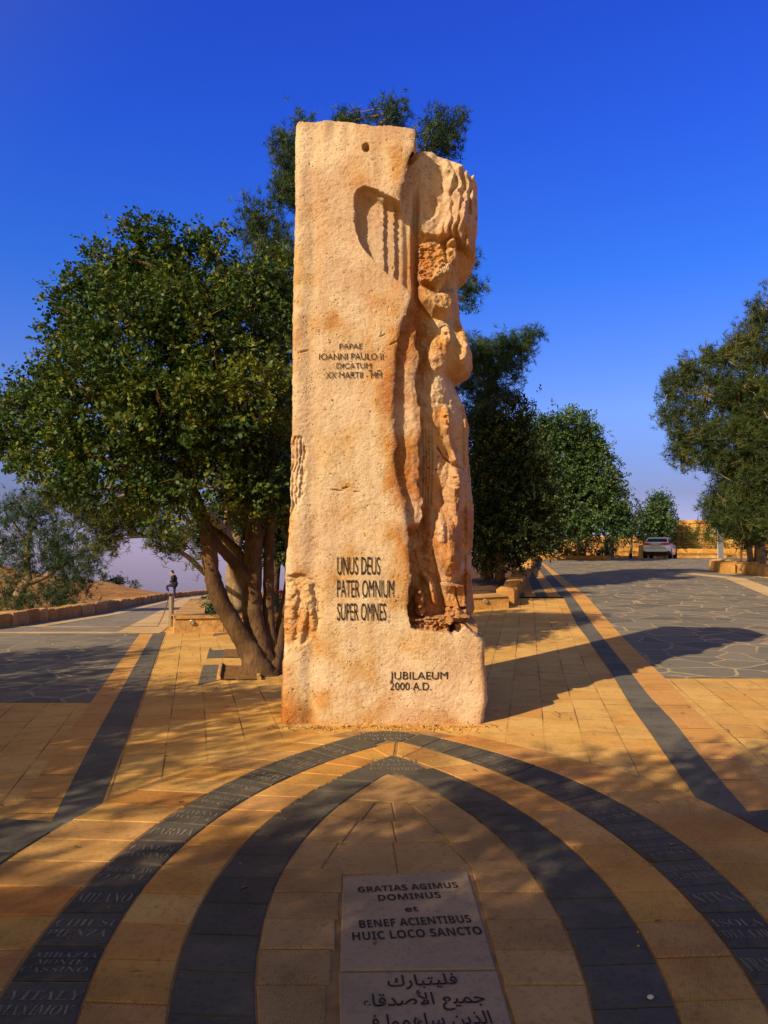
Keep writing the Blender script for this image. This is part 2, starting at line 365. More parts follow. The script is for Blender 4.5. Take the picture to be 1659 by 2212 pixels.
# ------------------------------------------------------------------ paved sheets
def edge(pxs):
    """x as a function of depth along a line traced on the ground, extended straight at both ends"""
    w = sorted([at(*q) for q in pxs], key=lambda q: q[1]); X = np.array([q[0] for q in w]); Y = np.array([q[1] for q in w])
    def fn(y):
        y = np.asarray(y, float); r = np.interp(y, Y, X)
        r = np.where(y < Y[0], X[0] + (y - Y[0]) * (X[1] - X[0]) / (Y[1] - Y[0]), r)
        return np.where(y > Y[-1], X[-1] + (y - Y[-1]) * (X[-1] - X[-2]) / (Y[-1] - Y[-2]), r)
    return fn
def sheet(name, fl, fr, y0, y1, zo, mat, d=(0, 1), step=0.35, nx=None, follow=False):
    ys = np.linspace(y0, y1, max(2, int((y1 - y0) / step) + 1)); xl, xr = fl(ys), fr(ys)
    nx = nx or max(2, int(np.max(xr - xl) / 0.8) + 2); u = np.linspace(0, 1, nx)
    X = xl[:, None] * (1 - u) + xr[:, None] * u; Y = np.repeat(ys[:, None], nx, 1)
    v = np.c_[X.ravel(), Y.ravel(), (ground(X, Y) + zo).ravel()]
    fs = [(i * nx + j, i * nx + j + 1, (i + 1) * nx + j + 1, (i + 1) * nx + j) for i in range(len(ys) - 1) for j in range(nx - 1)]
    d = np.array(d, float); d /= np.linalg.norm(d)
    if follow:
        s = np.concatenate([[0], np.cumsum(np.hypot(np.diff(ys), np.diff(xl)))]); uvv = np.c_[np.repeat(s, nx), np.tile(u * 0.6 + 0.5, len(ys))]
        uv = lambda v: uvv
    else:
        uv = lambda v: np.c_[v[:, 0] * d[0] + v[:, 1] * d[1], v[:, 0] * d[1] - v[:, 1] * d[0] + 40]
    mb = MB(); mb.add(v, fs); o = mb.build(name, mat, uv=uv)
    return tag(o, kind='structure')
K = lambda c: (lambda y: np.full(np.shape(y), float(c)))
# dark and tan lines on the parapet side
LT0 = edge([(305, 1366), (230, 1470), (140, 1592), (0, 1800)])
LD0 = edge([(334, 1364), (204, 1592), (100, 1795)])
LD1 = edge([(359, 1362), (275, 1592), (192, 1798)])
DL = (LD1(14.0) - LD1(5.0), 9.0)
# lines on the car side
RD0 = edge([(1175, 1233), (1216, 1288), (1249, 1353.5), (1268, 1377), (1319, 1450), (1365, 1528), (1412, 1593), (1429, 1619), (1492, 1704), (1534, 1771)])
RD1 = edge([(1184, 1233), (1237, 1287), (1284, 1353.5), (1353.5, 1439), (1404, 1505), (1457, 1559), (1507, 1624), (1569, 1699), (1622, 1759)])
RT1 = edge([(1196, 1233), (1267, 1287), (1338, 1368), (1404, 1433), (1439, 1466), (1500, 1530), (1560, 1590), (1640, 1680)])
DR = (RD0(12.0) - RD0(5.0), 7.0)
YL, YR, YB = at(60, 1516)[1], at(1500, 1464)[1], at(1150, 1289)[1]
sheet('plaza_paving', K(-14), K(0), -6, 22, 0.0, MT['plaza'], DL)
sheet('plaza_paving', K(0), K(16), -6, 22, 0.0, MT['plaza'], DR)
PLT = edge([(381, 1364), (419, 1300)])       # line of the planter beside the sloping road
sheet('crazy_paving', lambda y: wall_x(y) + 0.0, LT0, YL, at(200, 1368)[1], 0.004, MT['crazy_worn'])
Ya = at(200, 1368)[1]
plx = lambda y: np.interp(y, [16, 17, 33, 45, 100], [-4.85, -5.0, -8.4, -11.2, -21.0])
sheet('road', lambda y: wall_x(y) + 0.0, plx, Ya, 96, 0.004, MT['grey_pave'], (1, 0.3))
sheet('pale_paving_line', lambda y: wall_x(y), lambda y: LT0(y), Ya - 0.02, Ya + 0.42, 0.008, MT['palestrip'], (1, 0))
sheet('pale_paving_line', lambda y: wall_x(y), lambda y: plx(y), Ya + 2.0, Ya + 2.25, 0.008, MT['palestrip'], (1, 0))
sheet('pale_paving_line', lambda y: wall_x(y) + 0.5, lambda y: wall_x(y) + 0.85, Ya + 2.0, 90, 0.012, MT['palestrip'], follow=True)
sheet('pale_paving_line', lambda y: plx(y) - 0.75, lambda y: plx(y) + 0.2, Ya, 60, 0.012, MT['palestrip'], follow=True)
sheet('tan_paving_band', LT0, LD0, 4.9, Ya, 0.005, MT['tanband'], follow=True)
sheet('dark_paving_band', LD0, LD1, at(150, 1797)[1], Ya + 0.4, 0.007, MT['band'], follow=True)
# sloping road towards the car
RW = [at(1659, 1245), at(1558, 1219.6)]
rwx = lambda y: np.interp(y, [0, 31.9, 42.0, 60], [9.5, RW[0][0], RW[1][0], 26])
sheet('crazy_paving', RT1, lambda y: rwx(y) + 4, YR, 58, 0.004, MT['crazy'], step=0.5)
sheet('tan_paving_band', RD1, RT1, 4.2, 47, 0.005, MT['tanband'], follow=True)
sheet('dark_paving_band', RD0, RD1, at(1570, 1765)[1], 47, 0.007, MT['band'], follow=True)
Q = [edge([(1095, 1289), (1108, 1234)]), edge([(1133, 1287), (1121.8, 1234)]), edge([(1157.5, 1287), (1133, 1234)]), edge([(1183, 1287), (1150, 1234)]), edge([(1209.6, 1287), (1165.7, 1234)])]
sheet('dark_paving_band', Q[0], RD0, YB, 46, 0.004, MT['band'], follow=True)
sheet('tan_paving_band', Q[1], Q[2], YB, 46, 0.010, MT['tanband'], follow=True)
sheet('tan_paving_band', Q[3], Q[4], YB, 46, 0.010, MT['tanband'], follow=True)
S1a, S1b = edge([(1464, 1217.5), (1525, 1231), (1586, 1247), (1659, 1275.5)]), edge([(1462, 1219.5), (1504.5, 1229.7), (1565.6, 1249), (1659, 1287.7)])
for k, w_ in ((0.0, 0.75), (1.7, 0.6), (3.4, 0.6)):
    sheet('pale_paving_line', lambda y, k=k: S1b(y) + k, lambda y, k=k, w_=w_: S1b(y) + k + w_, 14, at(1464, 1219)[1], 0.010 + 0.001 * k, MT['palestrip'], follow=True)
# dark offcuts beside the tree pit
def ground_poly(name, px, zo, mat, d=(0, 1)):
    w = [at(*q) for q in px]; mb = MB(); mb.add([(x, y, float(ground(x, y)) + zo) for x, y in w], [tuple(range(len(w)))])
    return mb.build(name, mat, uv=lambda v: np.c_[v[:, 1], v[:, 0] + 20])
tag(ground_poly('dark_paving', [(427.5, 1479), (475.5, 1467.5), (478.6, 1435), (438.8, 1436)], 0.006, MT['band']), kind='structure')
tag(ground_poly('dark_paving', [(446, 1421.5), (484.7, 1419.5), (490.8, 1365.4), (462, 1368.5)], 0.006, MT['band']), kind='structure')

# ------------------------------------------------------------------ pointed-arch paving
def circ(pxs):
    p = np.array([at(*q) for q in pxs]); A = np.c_[2 * p, np.ones(len(p))]; c = np.linalg.lstsq(A, (p ** 2).sum(1), rcond=None)[0]
    return c[:2], math.sqrt(c[2] + c[0] ** 2 + c[1] ** 2)
def arc_at(c, side, y):
    """x on a fitted arc at depth y, on the arc's outer side (side -1: bulges to -x)"""
    (cx, cy), r = c; return cx + side * math.sqrt(max(r * r - (y - cy) ** 2, 1e-6))
ARC = dict(
    OLo=circ([(770, 1591), (675, 1614), (560, 1659), (465, 1704), (410, 1739), (345, 1779), (245, 1861), (185, 1914), (100, 1999), (50, 2074), (5, 2141)]),
    OLi=circ([(755, 1631), (625, 1679), (535, 1721), (447, 1786), (355, 1871), (280, 1974), (237, 2046), (192, 2124), (155, 2204)]),
    ILo=circ([(829, 1641), (750, 1671), (670, 1706), (585, 1774), (550, 1806), (505, 1854), (440, 1939), (405, 2019), (377, 2109), (355, 2209)]),
    ILi=circ([(829, 1679), (755, 1724), (717, 1749), (690, 1779), (650, 1819), (605, 1904), (575, 1984), (557, 2059), (552, 2134), (550, 2209)]),
    ORo=circ([(904, 1586), (1004, 1606), (1099, 1629), (1179, 1661), (1259, 1701), (1349, 1736), (1404, 1774), (1459, 1806), (1519, 1854), (1579, 1904), (1634, 1954)]),
    ORi=circ([(914, 1619), (1059, 1654), (1109, 1679), (1209, 1734), (1294, 1784), (1369, 1844), (1409, 1879), (1459, 1919), (1504, 1969), (1554, 2019), (1609, 2099), (1659, 2144)]),
    IRo=circ([(849, 1634), (904, 1646), (979, 1671), (1034, 1696), (1084, 1724), (1169, 1784), (1244, 1846), (1279, 1889), (1329, 1944), (1369, 1999), (1404, 2054), (1444, 2119), (1489, 2209)]),
    IRi=circ([(884, 1681), (954, 1719), (999, 1754), (1074, 1801), (1124, 1854), (1159, 1904), (1199, 1959), (1229, 2034), (1254, 2089), (1279, 2164), (1287, 2209)]))
def onarc(key, y):
    return np.array([arc_at(ARC[key], -1 if key[1] == 'L' else 1, y), y])
def snap(key, pt):
    (c, r) = ARC[key]; d = np.array(pt) - c; return c + d / np.linalg.norm(d) * r
def slab_prism(mb, poly, z=0.02, gap=0.005, th=0.03, tint=0.5, tilt=True):
    """one paving slab: a polygon shrunk by the joint, with a worn edge"""
    p = np.array(poly, float); c = p.mean(0); n = len(p)
    area = 0.5 * np.sum(p[:, 0] * np.roll(p[:, 1], -1) - p[:, 1] * np.roll(p[:, 0], -1))
    if area < 0: p = p[::-1]
    def inset(q, d):
        r = []
        for i in range(n):
            a, b, e = q[i - 1], q[i], q[(i + 1) % n]
            d1 = (b - a) / (np.linalg.norm(b - a) + 1e-9); d2 = (e - b) / (np.linalg.norm(e - b) + 1e-9)
            n1 = np.array([-d1[1], d1[0]]); n2 = np.array([-d2[1], d2[0]]); bis = n1 + n2; k = bis @ bis
            r.append(b + bis * (2 * d / max(k, 0.6)))
        return np.array(r)
    o = inset(p, gap); i2 = inset(p, gap + 0.006); zz = z + (rng.normal(0, 0.0012) if tilt else 0)
    gz = ground(c[0], c[1]) if False else 0.0
    v = [(x, y, zz - th) for x, y in o] + [(x, y, zz - 0.005) for x, y in o] + [(x, y, zz) for x, y in i2]
    fs = [(k * n + i, k * n + (i + 1) % n, (k + 1) * n + (i + 1) % n, (k + 1) * n + i) for k in range(2) for i in range(n)] + [tuple(2 * n + i for i in range(n))]
    mb.add(v, fs, tint); return zz
def arc_quad(ko, ki, a0, b0, a1, b1):
    """slab between two joints, its long sides following the arcs: a = outer ends, b = inner ends"""
    def run(k, p, q):
        return [snap(k, np.array(p) * (1 - t) + np.array(q) * t) for t in (0, 0.5, 1)]
    return run(ko, a0, a1) + run(ki, b1, b0)

# lettering ------------------------------------------------------
def serif(t):
    return ''.join(chr(0x1D400 + ord(c) - 65) if 'A' <= c <= 'Z' else (chr(0x1D7CE + ord(c) - 48) if c.isdigit() else c) for c in t)
def sans_bold(t):
    return ''.join(chr(0x1D5D4 + ord(c) - 65) if 'A' <= c <= 'Z' else (chr(0x1D5EE + ord(c) - 97) if 'a' <= c <= 'z' else c) for c in t)
def text_mesh(t, bold=0.0, extrude=0.0):
    """flat outline mesh of one line of lettering: returns verts (n,2) scaled to width 1 and cap height known, faces"""
    c = bpy.data.curves.new('lettering', 'FONT'); c.body = t; c.size = 1; c.offset = bold; c.resolution_u = 3
    o = bpy.data.objects.new('lettering', c); COL.objects.link(o); dg = bpy.context.evaluated_depsgraph_get()
    me = bpy.data.meshes.new_from_object(o.evaluated_get(dg))
    v = np.array([q.co[:2] for q in me.vertices]); f = [tuple(p.vertices) for p in me.polygons]
    bpy.data.objects.remove(o); bpy.data.curves.remove(c); bpy.data.meshes.remove(me)
    v[:, 0] -= v[:, 0].min(); return v, f
def letter_line(mb, t, org, ux, uy, width, height, z, bold=0.0, align='c'):
    """lay a line of lettering on the ground: org = middle of its base line, ux and uy unit axes"""
    v, f = text_mesh(t, bold); w = v[:, 0].max(); h = 0.70
    s = min(width / w, height / h * 1.25) if width else height / h
    sy = height / h
    x = (v[:, 0] - w / 2) * s; y = v[:, 1] * sy
    mb.add(np.c_[org[0] + ux[0] * x + uy[0] * y, org[1] + ux[1] * x + uy[1] * y, np.full(len(x), z)], f)

LJ = [((758, 1591.6), (808.5, 1608.7)), ((711, 1605), (761, 1619.6)), ((662.6, 1619), (717, 1636)), ((552.5, 1659), (619.7, 1674)),
      ((501, 1682), (579.7, 1696.5)), ((452.4, 1710), (532.5, 1721.7)), ((401, 1741), (491, 1751.7)), ((350, 1777), (451, 1784.6)),
      ((307, 1818), (415, 1821)), ((245, 1861), (355, 1871)), ((185, 1914), (320, 1914)), ((130, 1973), (277, 1973)),
      ((65, 2046), (237, 2046)), ((5, 2122), (198, 2122)), ((-60, 2225), (150, 2225))]
LT = [[], ['SION'], ['COMUNE', 'PRATO', 'PISTOIA'], ['LAZIO', 'FORLI'], ['PRESID'], ['FOGGIA', 'DIOCESI'], ['RAVENNA', 'DANTE A.'], ['PARMA'],
      ['FAMIR', 'BASSANO'], ['WROCLAW', 'O.F.M.'], ['MILANO'], ['CHIUSI', 'PIENZA'], ['ABBAZIA', 'MONTE', 'CASSINO'], ['VITALY', 'MAXIMOV']]
RJ = [((900, 1587), (862.8, 1604.5)), ((947, 1597), (911, 1614.5)), ((1005.8, 1610), (958.6, 1626.5)), ((1063, 1624.5), (1011.5, 1639.4)),
      ((1111.6, 1637.4), (1063, 1656.5)), ((1154.5, 1654.5), (1105.9, 1675.4)), ((1220, 1687), (1160, 1702)), ((1294, 1709), (1217, 1732)),
      ((1340, 1733.4), (1250, 1750.5)), ((1400, 1772), (1296, 1783.3)), ((1460, 1809), (1357, 1820.4)), ((1516.7, 1854.6), (1405.5, 1863.7)),
      ((1585, 1907), (1460, 1917.3)), ((1655, 1970), (1520.5, 1972.6)), ((1725, 2050), (1587.6, 2050)), ((1790, 2130), (1643.6, 2130)), ((1850, 2225), (1690, 2225))]
RTX = [[], ['CAPUA'], ['CARINOLA'], ['CROCE'], ['BERICO'], [], ['RAVENNA'], ['CAVALIERI', 'MALTA'], ['ROCCA', "D'ARCE"], ['CANTALUPO', 'IN PARIGLI'],
       ['BRIGATA', 'AEROMOBILE', 'FRIULI'], ['ESERCITO', 'ITALIANO'], ['ATINA'], ['ISOLA', 'DEL LIRI'], ['FRANCE'], []]
WORDS = {1: 'second', 2: 'third', 3: 'fourth', 4: 'fifth', 5: 'sixth', 6: 'seventh'}
ZA = 0.014
def engraved(poly, lines, origin, ux, uy, w, length, label, tint, group, hmax=0.1):
    base = (float(np.mean([p[0] for p in poly])), float(np.mean([p[1] for p in poly])), 0)
    t = thing('engraved_slab' if lines else 'paving_slab', label, 'paving slab', base, 0, group); t['kind'] = 'thing'
    mb = MB(); z = slab_prism(mb, poly, ZA, 0.006, 0.03, tint); mb.build('slab', MT['dark_slab'], t, loc=base)
    if lines:
        lb = MB(); n = len(lines); h = min(hmax, length * 0.62 / (n * 1.45)); top = (n - 1) / 2
        for i, s in enumerate(lines):
            q = np.array(origin) + np.array(uy) * ((top - i) * h * 1.45 - h / 2)
            wd_ = min(w * 0.86, len(s) * h * 1.0)
            letter_line(lb, serif(s), q, ux, uy, wd_, h, z + 0.0025, -0.008)
        lb.build('lettering', MT['pale_letter'], t, loc=base)
    return t
def limb(joints, texts, ko, ki, left):
    side = 'on the limb nearer the leaning tree' if left else 'on the limb nearer the car road'
    for i in range(len(joints) - 1):
        a0, b0, a1, b1 = [np.array(at(*q)) for q in (*joints[i], *joints[i + 1])]
        poly = arc_quad(ko, ki, a0, b0, a1, b1); a0, a1, b0, b1 = poly[0], poly[2], poly[5], poly[3]
        l, r = ((a0 + a1) / 2, (b0 + b1) / 2) if left else ((b0 + b1) / 2, (a0 + a1) / 2)
        ux = (r - l) / np.linalg.norm(r - l); uy = np.array([-ux[1], ux[0]]); ln = np.linalg.norm((a0 + b0) / 2 - (a1 + b1) / 2)
        tx = texts[i] if i < len(texts) else []
        if tx: lab = 'dark grey arch slab engraved ' + ' '.join(tx).replace('.', '').upper() + ', ' + side
        else: lab = 'blank dark grey slab, %s after the apex, %s' % ({0: 'first', 5: 'sixth', 15: 'last'}.get(i, 'next'), side)
        engraved(poly, tx, (l + r) / 2, ux, uy, np.linalg.norm(r - l), ln, lab, rng.uniform(0, 1), 'slabs of the outer dark arch band')
limb(LJ, LT, 'OLo', 'OLi', True); limb(RJ, RTX, 'ORo', 'ORi', False)
# apex slabs
A_ = lambda *q: np.array(at(*q))
ap = [A_(758, 1591.6), A_(808.5, 1608.7), A_(833, 1600.5), A_(862.8, 1604.5), A_(900, 1587), A_(865, 1581), A_(831, 1579), A_(795, 1582)]
engraved(ap, ['CONFERENZA', 'EPISCOPALE', 'ITALIANA'], A_(829, 1590), (1, 0), (0, 1), 0.52, 0.62, 'dark apex slab engraved CONFERENZA EPISCOPALE ITALIANA, close to the monument foot', 0.7, 'slabs of the outer dark arch band', 0.11)
ap2 = [A_(767, 1664), A_(826, 1676), A_(850, 1673), A_(873, 1677), A_(921, 1659), A_(880, 1641), A_(845, 1632), A_(806, 1647)]
engraved(ap2, ['DANISH', 'PALESTINE', 'FOUNDATION'], A_(851, 1653), (1, 0), (0, 1), 0.42, 0.56, 'dark apex slab engraved DANISH PALESTINE FOUNDATION, top of the inner band', 0.5, None, 0.095)

def mortar(name, keyo, keyi, y0, y1, z, xo=None):
    ys = np.linspace(y0, y1, 40); vs, fs = [], []
    for y in ys:
        vs += [(*onarc(keyo, y), z) if xo is None else (xo(y), y, z), (*onarc(keyi, y), z)]
    fs = [(2 * i, 2 * i + 1, 2 * i + 3, 2 * i + 2) for i in range(len(ys) - 1)]
    mb = MB(); mb.add(vs, fs); return mb
def arch_band(name, ko, ki, ys_o, ys_i, mat, tints=None):
    mb = MB()
    for i in range(len(ys_o) - 1):
        a0, a1, b0, b1 = onarc(ko, ys_o[i]), onarc(ko, ys_o[i + 1]), onarc(ki, ys_i[i]), onarc(ki, ys_i[i + 1])
        slab_prism(mb, arc_quad(ko, ki, a0, b0, a1, b1), ZA, 0.004, 0.03, rng.uniform(0, 1))
    return tag(mb.build(name, mat), kind='structure')
def ygrid(key, n, y0, y1):
    """n+1 depths equally spaced along an arc between two depths"""
    yy = np.linspace(y0, y1, 400); p = np.array([onarc(key, y) for y in yy]); s = np.concatenate([[0], np.cumsum(np.linalg.norm(np.diff(p, axis=0), axis=1))])
    return np.interp(np.linspace(0, s[-1], n + 1), s, yy)
def apex(k1, k2):
    ys = np.linspace(3, 8, 4000); d = [abs(arc_at(ARC[k1], -1, y) - arc_at(ARC[k2], 1, y)) + (10 if (y - ARC[k1][0][1]) ** 2 > ARC[k1][1] ** 2 or (y - ARC[k2][0][1]) ** 2 > ARC[k2][1] ** 2 else 0) for y in ys]
    return ys[int(np.argmin(d))]
yOi, yIo, yIi = apex('OLi', 'ORi'), apex('ILo', 'IRo'), apex('ILi', 'IRi')
YN = 1.2    # the arch runs on beneath the camera
# joint bed under the whole arch
bed = MB()
_ys = np.linspace(YN, 7.12, 60)
_tanw = lambda y: 0.62
def outer_l(y): return arc_at(ARC['OLo'], -1, min(y, 6.6)) if y > 1.5 else arc_at(ARC['OLo'], -1, 1.5)
mbv, mbf = [], []
for y in _ys:
    xl = arc_at(ARC['OLo'], -1, y) - 0.25; xr = arc_at(ARC['ORo'], 1, y) + 0.25
    mbv += [(min(xl, 0), y, 0.006), (max(xr, 0), y, 0.006)]
bed.add(mbv, [(2 * i, 2 * i + 1, 2 * i + 3, 2 * i + 2) for i in range(len(_ys) - 1)])
tag(bed.build('joint_bed_paving', MT['joint']), kind='structure')
for s, ko, ki, io, ii in (('L', 'OLi', 'ILo', 'ILo', 'ILi'), ('R', 'ORi', 'IRo', 'IRo', 'IRi')):
    ya, yb = yOi - 0.01, yIo - 0.01
    yo = ygrid(ko, 20, ya, YN); arch_band('tan_arch_paving', ko, ki, yo, yo + (yb - ya) * np.exp(-(ya - yo) / .45) - 0.02 * (yo < ya), MT['tan_slab'])
    yo0 = at(*((767, 1664) if s == 'L' else (921, 1659)))[1]; yi0 = yIi - 0.02
    yo = ygrid(io, 17, yo0, YN); arch_band('dark_arch_paving', io, ii, yo, yo + (yi0 - yo0) * np.exp(-(yo0 - yo) / .45) - 0.02 * (yo < yo0), MT['dark_slab'])
# tan border outside the outer dark band
for key, sgn, js in (('OLo', -1, LJ), ('ORo', 1, RJ)):
    mb = MB(); c, r = ARC[key]
    ys = ygrid(key, 19, 6.85, 1.5)
    wds = [0.30 + 0.25 * smooth(6.8, 5.2, y) for y in ys]
    pts = [onarc(key, y) for y in ys]; nv = [(p - c) / np.linalg.norm(p - c) for p in pts]; nv = [q * np.array([1, .45]) for q in nv]; nv = [q / np.linalg.norm(q) for q in nv]; outp = [p + q * w for p, q, w in zip(pts, nv, wds)]
    for i in range(len(ys) - 1):
        slab_prism(mb, [outp[i], outp[i + 1], pts[i + 1], pts[i]], ZA - 0.003, 0.004, 0.03, rng.uniform(0, 1))
    tag(mb.build('tan_arch_paving', MT['tan_slab']), kind='structure')
    # the dark line that bends to run along the arch
    mb = MB(); ys2 = [y for y in ys if y < (4.75 if sgn < 0 else 4.95)]
    yst = 4.62 if sgn < 0 else 4.78; ys2 = [yst] + [yst - 0.42 * k for k in range(1, 8)]
    pa = []; pb = []
    for y in ys2:
        p = onarc(key, y); n = (p - c) / np.linalg.norm(p - c); w = 0.55
        pa.append(p + n * (w + 0.01)); pb.append(p + n * (w + 0.42))
    for i in range(len(ys2) - 1):
        slab_prism(mb, [pb[i], pb[i + 1], pa[i + 1], pa[i]], ZA - 0.004, 0.004, 0.03, rng.uniform(0, 1))
    tag(mb.build('dark_arch_paving', MT['dark_slab']), kind='structure')
# middle field with the two plaques
def field():
    mb = MB(); top = np.array([0.02, yIi - 0.03]); rows = [yIi - 0.03, 5.15, 4.80, 4.45, 4.02, 3.75, 3.48, 3.22, 2.96, 2.7, 2.4, 2.1, 1.8, 1.5, 1.2]
    for i in range(len(rows) - 1):
        y0, y1 = rows[i], rows[i + 1]
        l0, l1, r0, r1 = onarc('ILi', y0 - (0 if i else 0.0)), onarc('ILi', y1), onarc('IRi', y0), onarc('IRi', y1)
        if i == 0: l0 = r0 = top
        if y0 > 4.03:
            m0, m1 = (top[0] + 0.03, y0 - 0.06 * (i > 0)), (top[0] + 0.05, y1 - 0.06)
            if i == 0:
                slab_prism(mb, [top, l1, (l1 + np.array(m1)) / 2, m1, (r1 + np.array(m1)) / 2, r1], ZA, 0.004, 0.03, 0.9)
            else:
                q0, q1 = 0.30 + 0.12 * i, 0.34 + 0.12 * i
                for s_, e0, e1 in ((-1, l0, l1), (1, r0, r1)):
                    k0 = np.array([m0[0] + s_ * 0.10 * i, m0[1]]); k1 = np.array([m1[0] + s_ * 0.10 * (i + 1), m1[1]])
                    slab_prism(mb, [e0, e1, k1, k0], ZA, 0.004, 0.03, rng.uniform(0, 1))
                    if i > 1 or True: slab_prism(mb, [k0, k1, np.array(m1), np.array(m0)], ZA - 0.001, 0.003, 0.03, rng.uniform(0, 1))
        else:
            slab_prism(mb, [l0, l1, (-0.195, y1), (-0.21, y0)], ZA, 0.004, 0.03, rng.uniform(0, 1))
            off = 0.1
            slab_prism(mb, [(0.44, y0), (0.445, y1), r1, r0], ZA, 0.004, 0.03, rng.uniform(0, 1))
    return tag(mb.build('grey_tan_arch_paving', MT['field_slab']), kind='structure')
field()
AR = {'ا': (0xFE8D, 2), 'أ': (0xFE83, 2), 'ب': (0xFE8F, 4), 'ت': (0xFE95, 4), 'ج': (0xFE9D, 4), 'د': (0xFEA9, 2), 'ذ': (0xFEAB, 2), 'ر': (0xFEAD, 2),
      'س': (0xFEB1, 4), 'ص': (0xFEB9, 4), 'ع': (0xFEC9, 4), 'ف': (0xFED1, 4), 'ق': (0xFED5, 4), 'ك': (0xFED9, 4), 'ل': (0xFEDD, 4), 'م': (0xFEE1, 4),
      'ن': (0xFEE5, 4), 'ه': (0xFEE9, 4), 'و': (0xFEED, 2), 'ي': (0xFEF1, 4), 'ء': (0xFE80, 1), 'ﻷ': (0xFEF7, 2)}
def arabic(t):
    t = t.replace('لأ', 'ﻷ'); r = ''
    for i, ch in enumerate(t):
        if ch not in AR: r += ch; continue
        b, n = AR[ch]; pj = i > 0 and t[i - 1] in AR and AR[t[i - 1]][1] == 4; nj = i + 1 < len(t) and t[i + 1] in AR and AR[t[i + 1]][1] >= 2 and n == 4
        r += chr(b + (0 if n == 1 else (3 if pj and nj else 1 if pj else 2 if nj else 0)))
    return r[::-1]
def plaque(px, lines, label, ar=False, bold=0.0):
    poly = [A_(*q) for q in px]; base = (*np.mean(poly, 0), 0)
    t = thing('inscribed_slab', label, 'inscribed slab', base); t['kind'] = 'thing'; mb = MB()
    z = slab_prism(mb, poly, ZA + 0.002, 0.003, 0.03, 0.5, False); mb.build('slab', MT['plaque'], t, loc=base); lb = MB()
    for s, (x0, y0), (x1, y1), h in lines:
        a, b = A_(x0, y0), A_(x1, y1); ux = (b - a) / np.linalg.norm(b - a); uy = np.array([-ux[1], ux[0]])
        letter_line(lb, arabic(s) if ar else sans_bold(s), (a + b) / 2, ux, uy, np.linalg.norm(b - a), h, z + 0.0025, bold)
    lb.build('lettering', MT['ink'], t, loc=base); return t
plaque([(739, 1893.6), (732.6, 2100), (1072, 2096), (1011, 1883)],
       [('GRATIAS AGIMUS', (774, 1932), (991, 1921), 0.060), ('DOMINUS', (818, 1950), (954, 1943), 0.060), ('et', (876, 1974), (905, 1972.5), 0.05),
        ('BENEF ACIENTIBUS', (777, 2009), (1020, 1996), 0.066), ('HUIC LOCO SANCTO', (762, 2036), (1044, 2022), 0.066)],
       'pale inscribed slab with bold Latin lettering GRATIAS AGIMUS inside the arch')
plaque([(730, 2103), (735, 2330), (1140, 2330), (1074, 2099)],
       [('فليتبارك', (838, 2136), (990, 2130), 0.072), ('جميع الأصدقاء', (783, 2180), (1050, 2170), 0.072), ('الذين ساهموا في', (770, 2228), (1065, 2216), 0.072)],
       'pale inscribed slab with bold Arabic lettering below the Latin one', True, 0.010)

# ------------------------------------------------------------------ the monument
Y0 = 7.44
def interp_px(tab):
    t = sorted(tab); ys = np.array([a for a, _ in t], float); xs = np.array([b for _, b in t], float)
    return lambda y: np.interp(y, ys, xs)
def sd_poly(px, py, poly):
    """signed distance (reference pixels) to a polygon, negative inside"""
    poly = np.array(poly, float); d = np.full(np.shape(px), 1e9); ins = np.zeros(np.shape(px), bool)
    for a, b in zip(poly, np.roll(poly, -1, 0)):
        ex, ey = b - a; wx, wy = px - a[0], py - a[1]; t = np.clip((wx * ex + wy * ey) / (ex * ex + ey * ey + 1e-9), 0, 1)
        d = np.minimum(d, np.hypot(wx - ex * t, wy - ey * t))
        c = ((a[1] > py) != (b[1] > py)) & (px < (b[0] - a[0]) * (py - a[1]) / (b[1] - a[1] + 1e-12) + a[0]); ins ^= c
    return np.where(ins, -d, d)
def ell(px, py, cx, cy, rx, ry, h, ang=0.0):
    c, s = math.cos(ang), math.sin(ang); u = ((px - cx) * c + (py - cy) * s) / rx; v = (-(px - cx) * s + (py - cy) * c) / ry
    return h * np.sqrt(np.clip(1 - u * u - v * v, 0, 1))
def ell2(px, py, cx, cy, rx, ry, h):
    return h * np.clip(1 - ((px - cx) / rx) ** 2 - ((py - cy) / ry) ** 2, 0, 1)
def ridge(px, py, pts, w, h):
    """raised (h > 0) or cut line along a polyline, w pixels half width"""
    d = np.full(np.shape(px), 1e9)
    for (ax, ay), (bx, by) in zip(pts[:-1], pts[1:]):
        ex, ey = bx - ax, by - ay; t = np.clip(((px - ax) * ex + (py - ay) * ey) / (ex * ex + ey * ey), 0, 1)
        d = np.minimum(d, np.hypot(px - ax - ex * t, py - ay - ey * t))
    return h * np.clip(1 - (d / w) ** 2, 0, 1)
XL = interp_px([(258, 638), (300, 636), (430, 637), (520, 634), (600, 632), (740, 630), (860, 630), (940, 629), (960, 627), (1000, 629), (1050, 626), (1090, 628), (1120, 624), (1200, 618), (1240, 614), (1280, 616), (1330, 612), (1400, 611), (1480, 608), (1540, 605), (1575, 604)])
XS = interp_px([(258, 896), (278, 897), (315, 896), (350, 881), (400, 869), (425, 862), (440, 872), (490, 880), (560, 883), (615, 884), (640, 889), (655, 885), (700, 866), (760, 855), (820, 852), (900, 848), (960, 856), (1000, 850), (1040, 860), (1090, 875), (1150, 880), (1210, 885), (1250, 887), (1290, 882), (1330, 880), (1350, 888), (1400, 888), (1575, 888)])
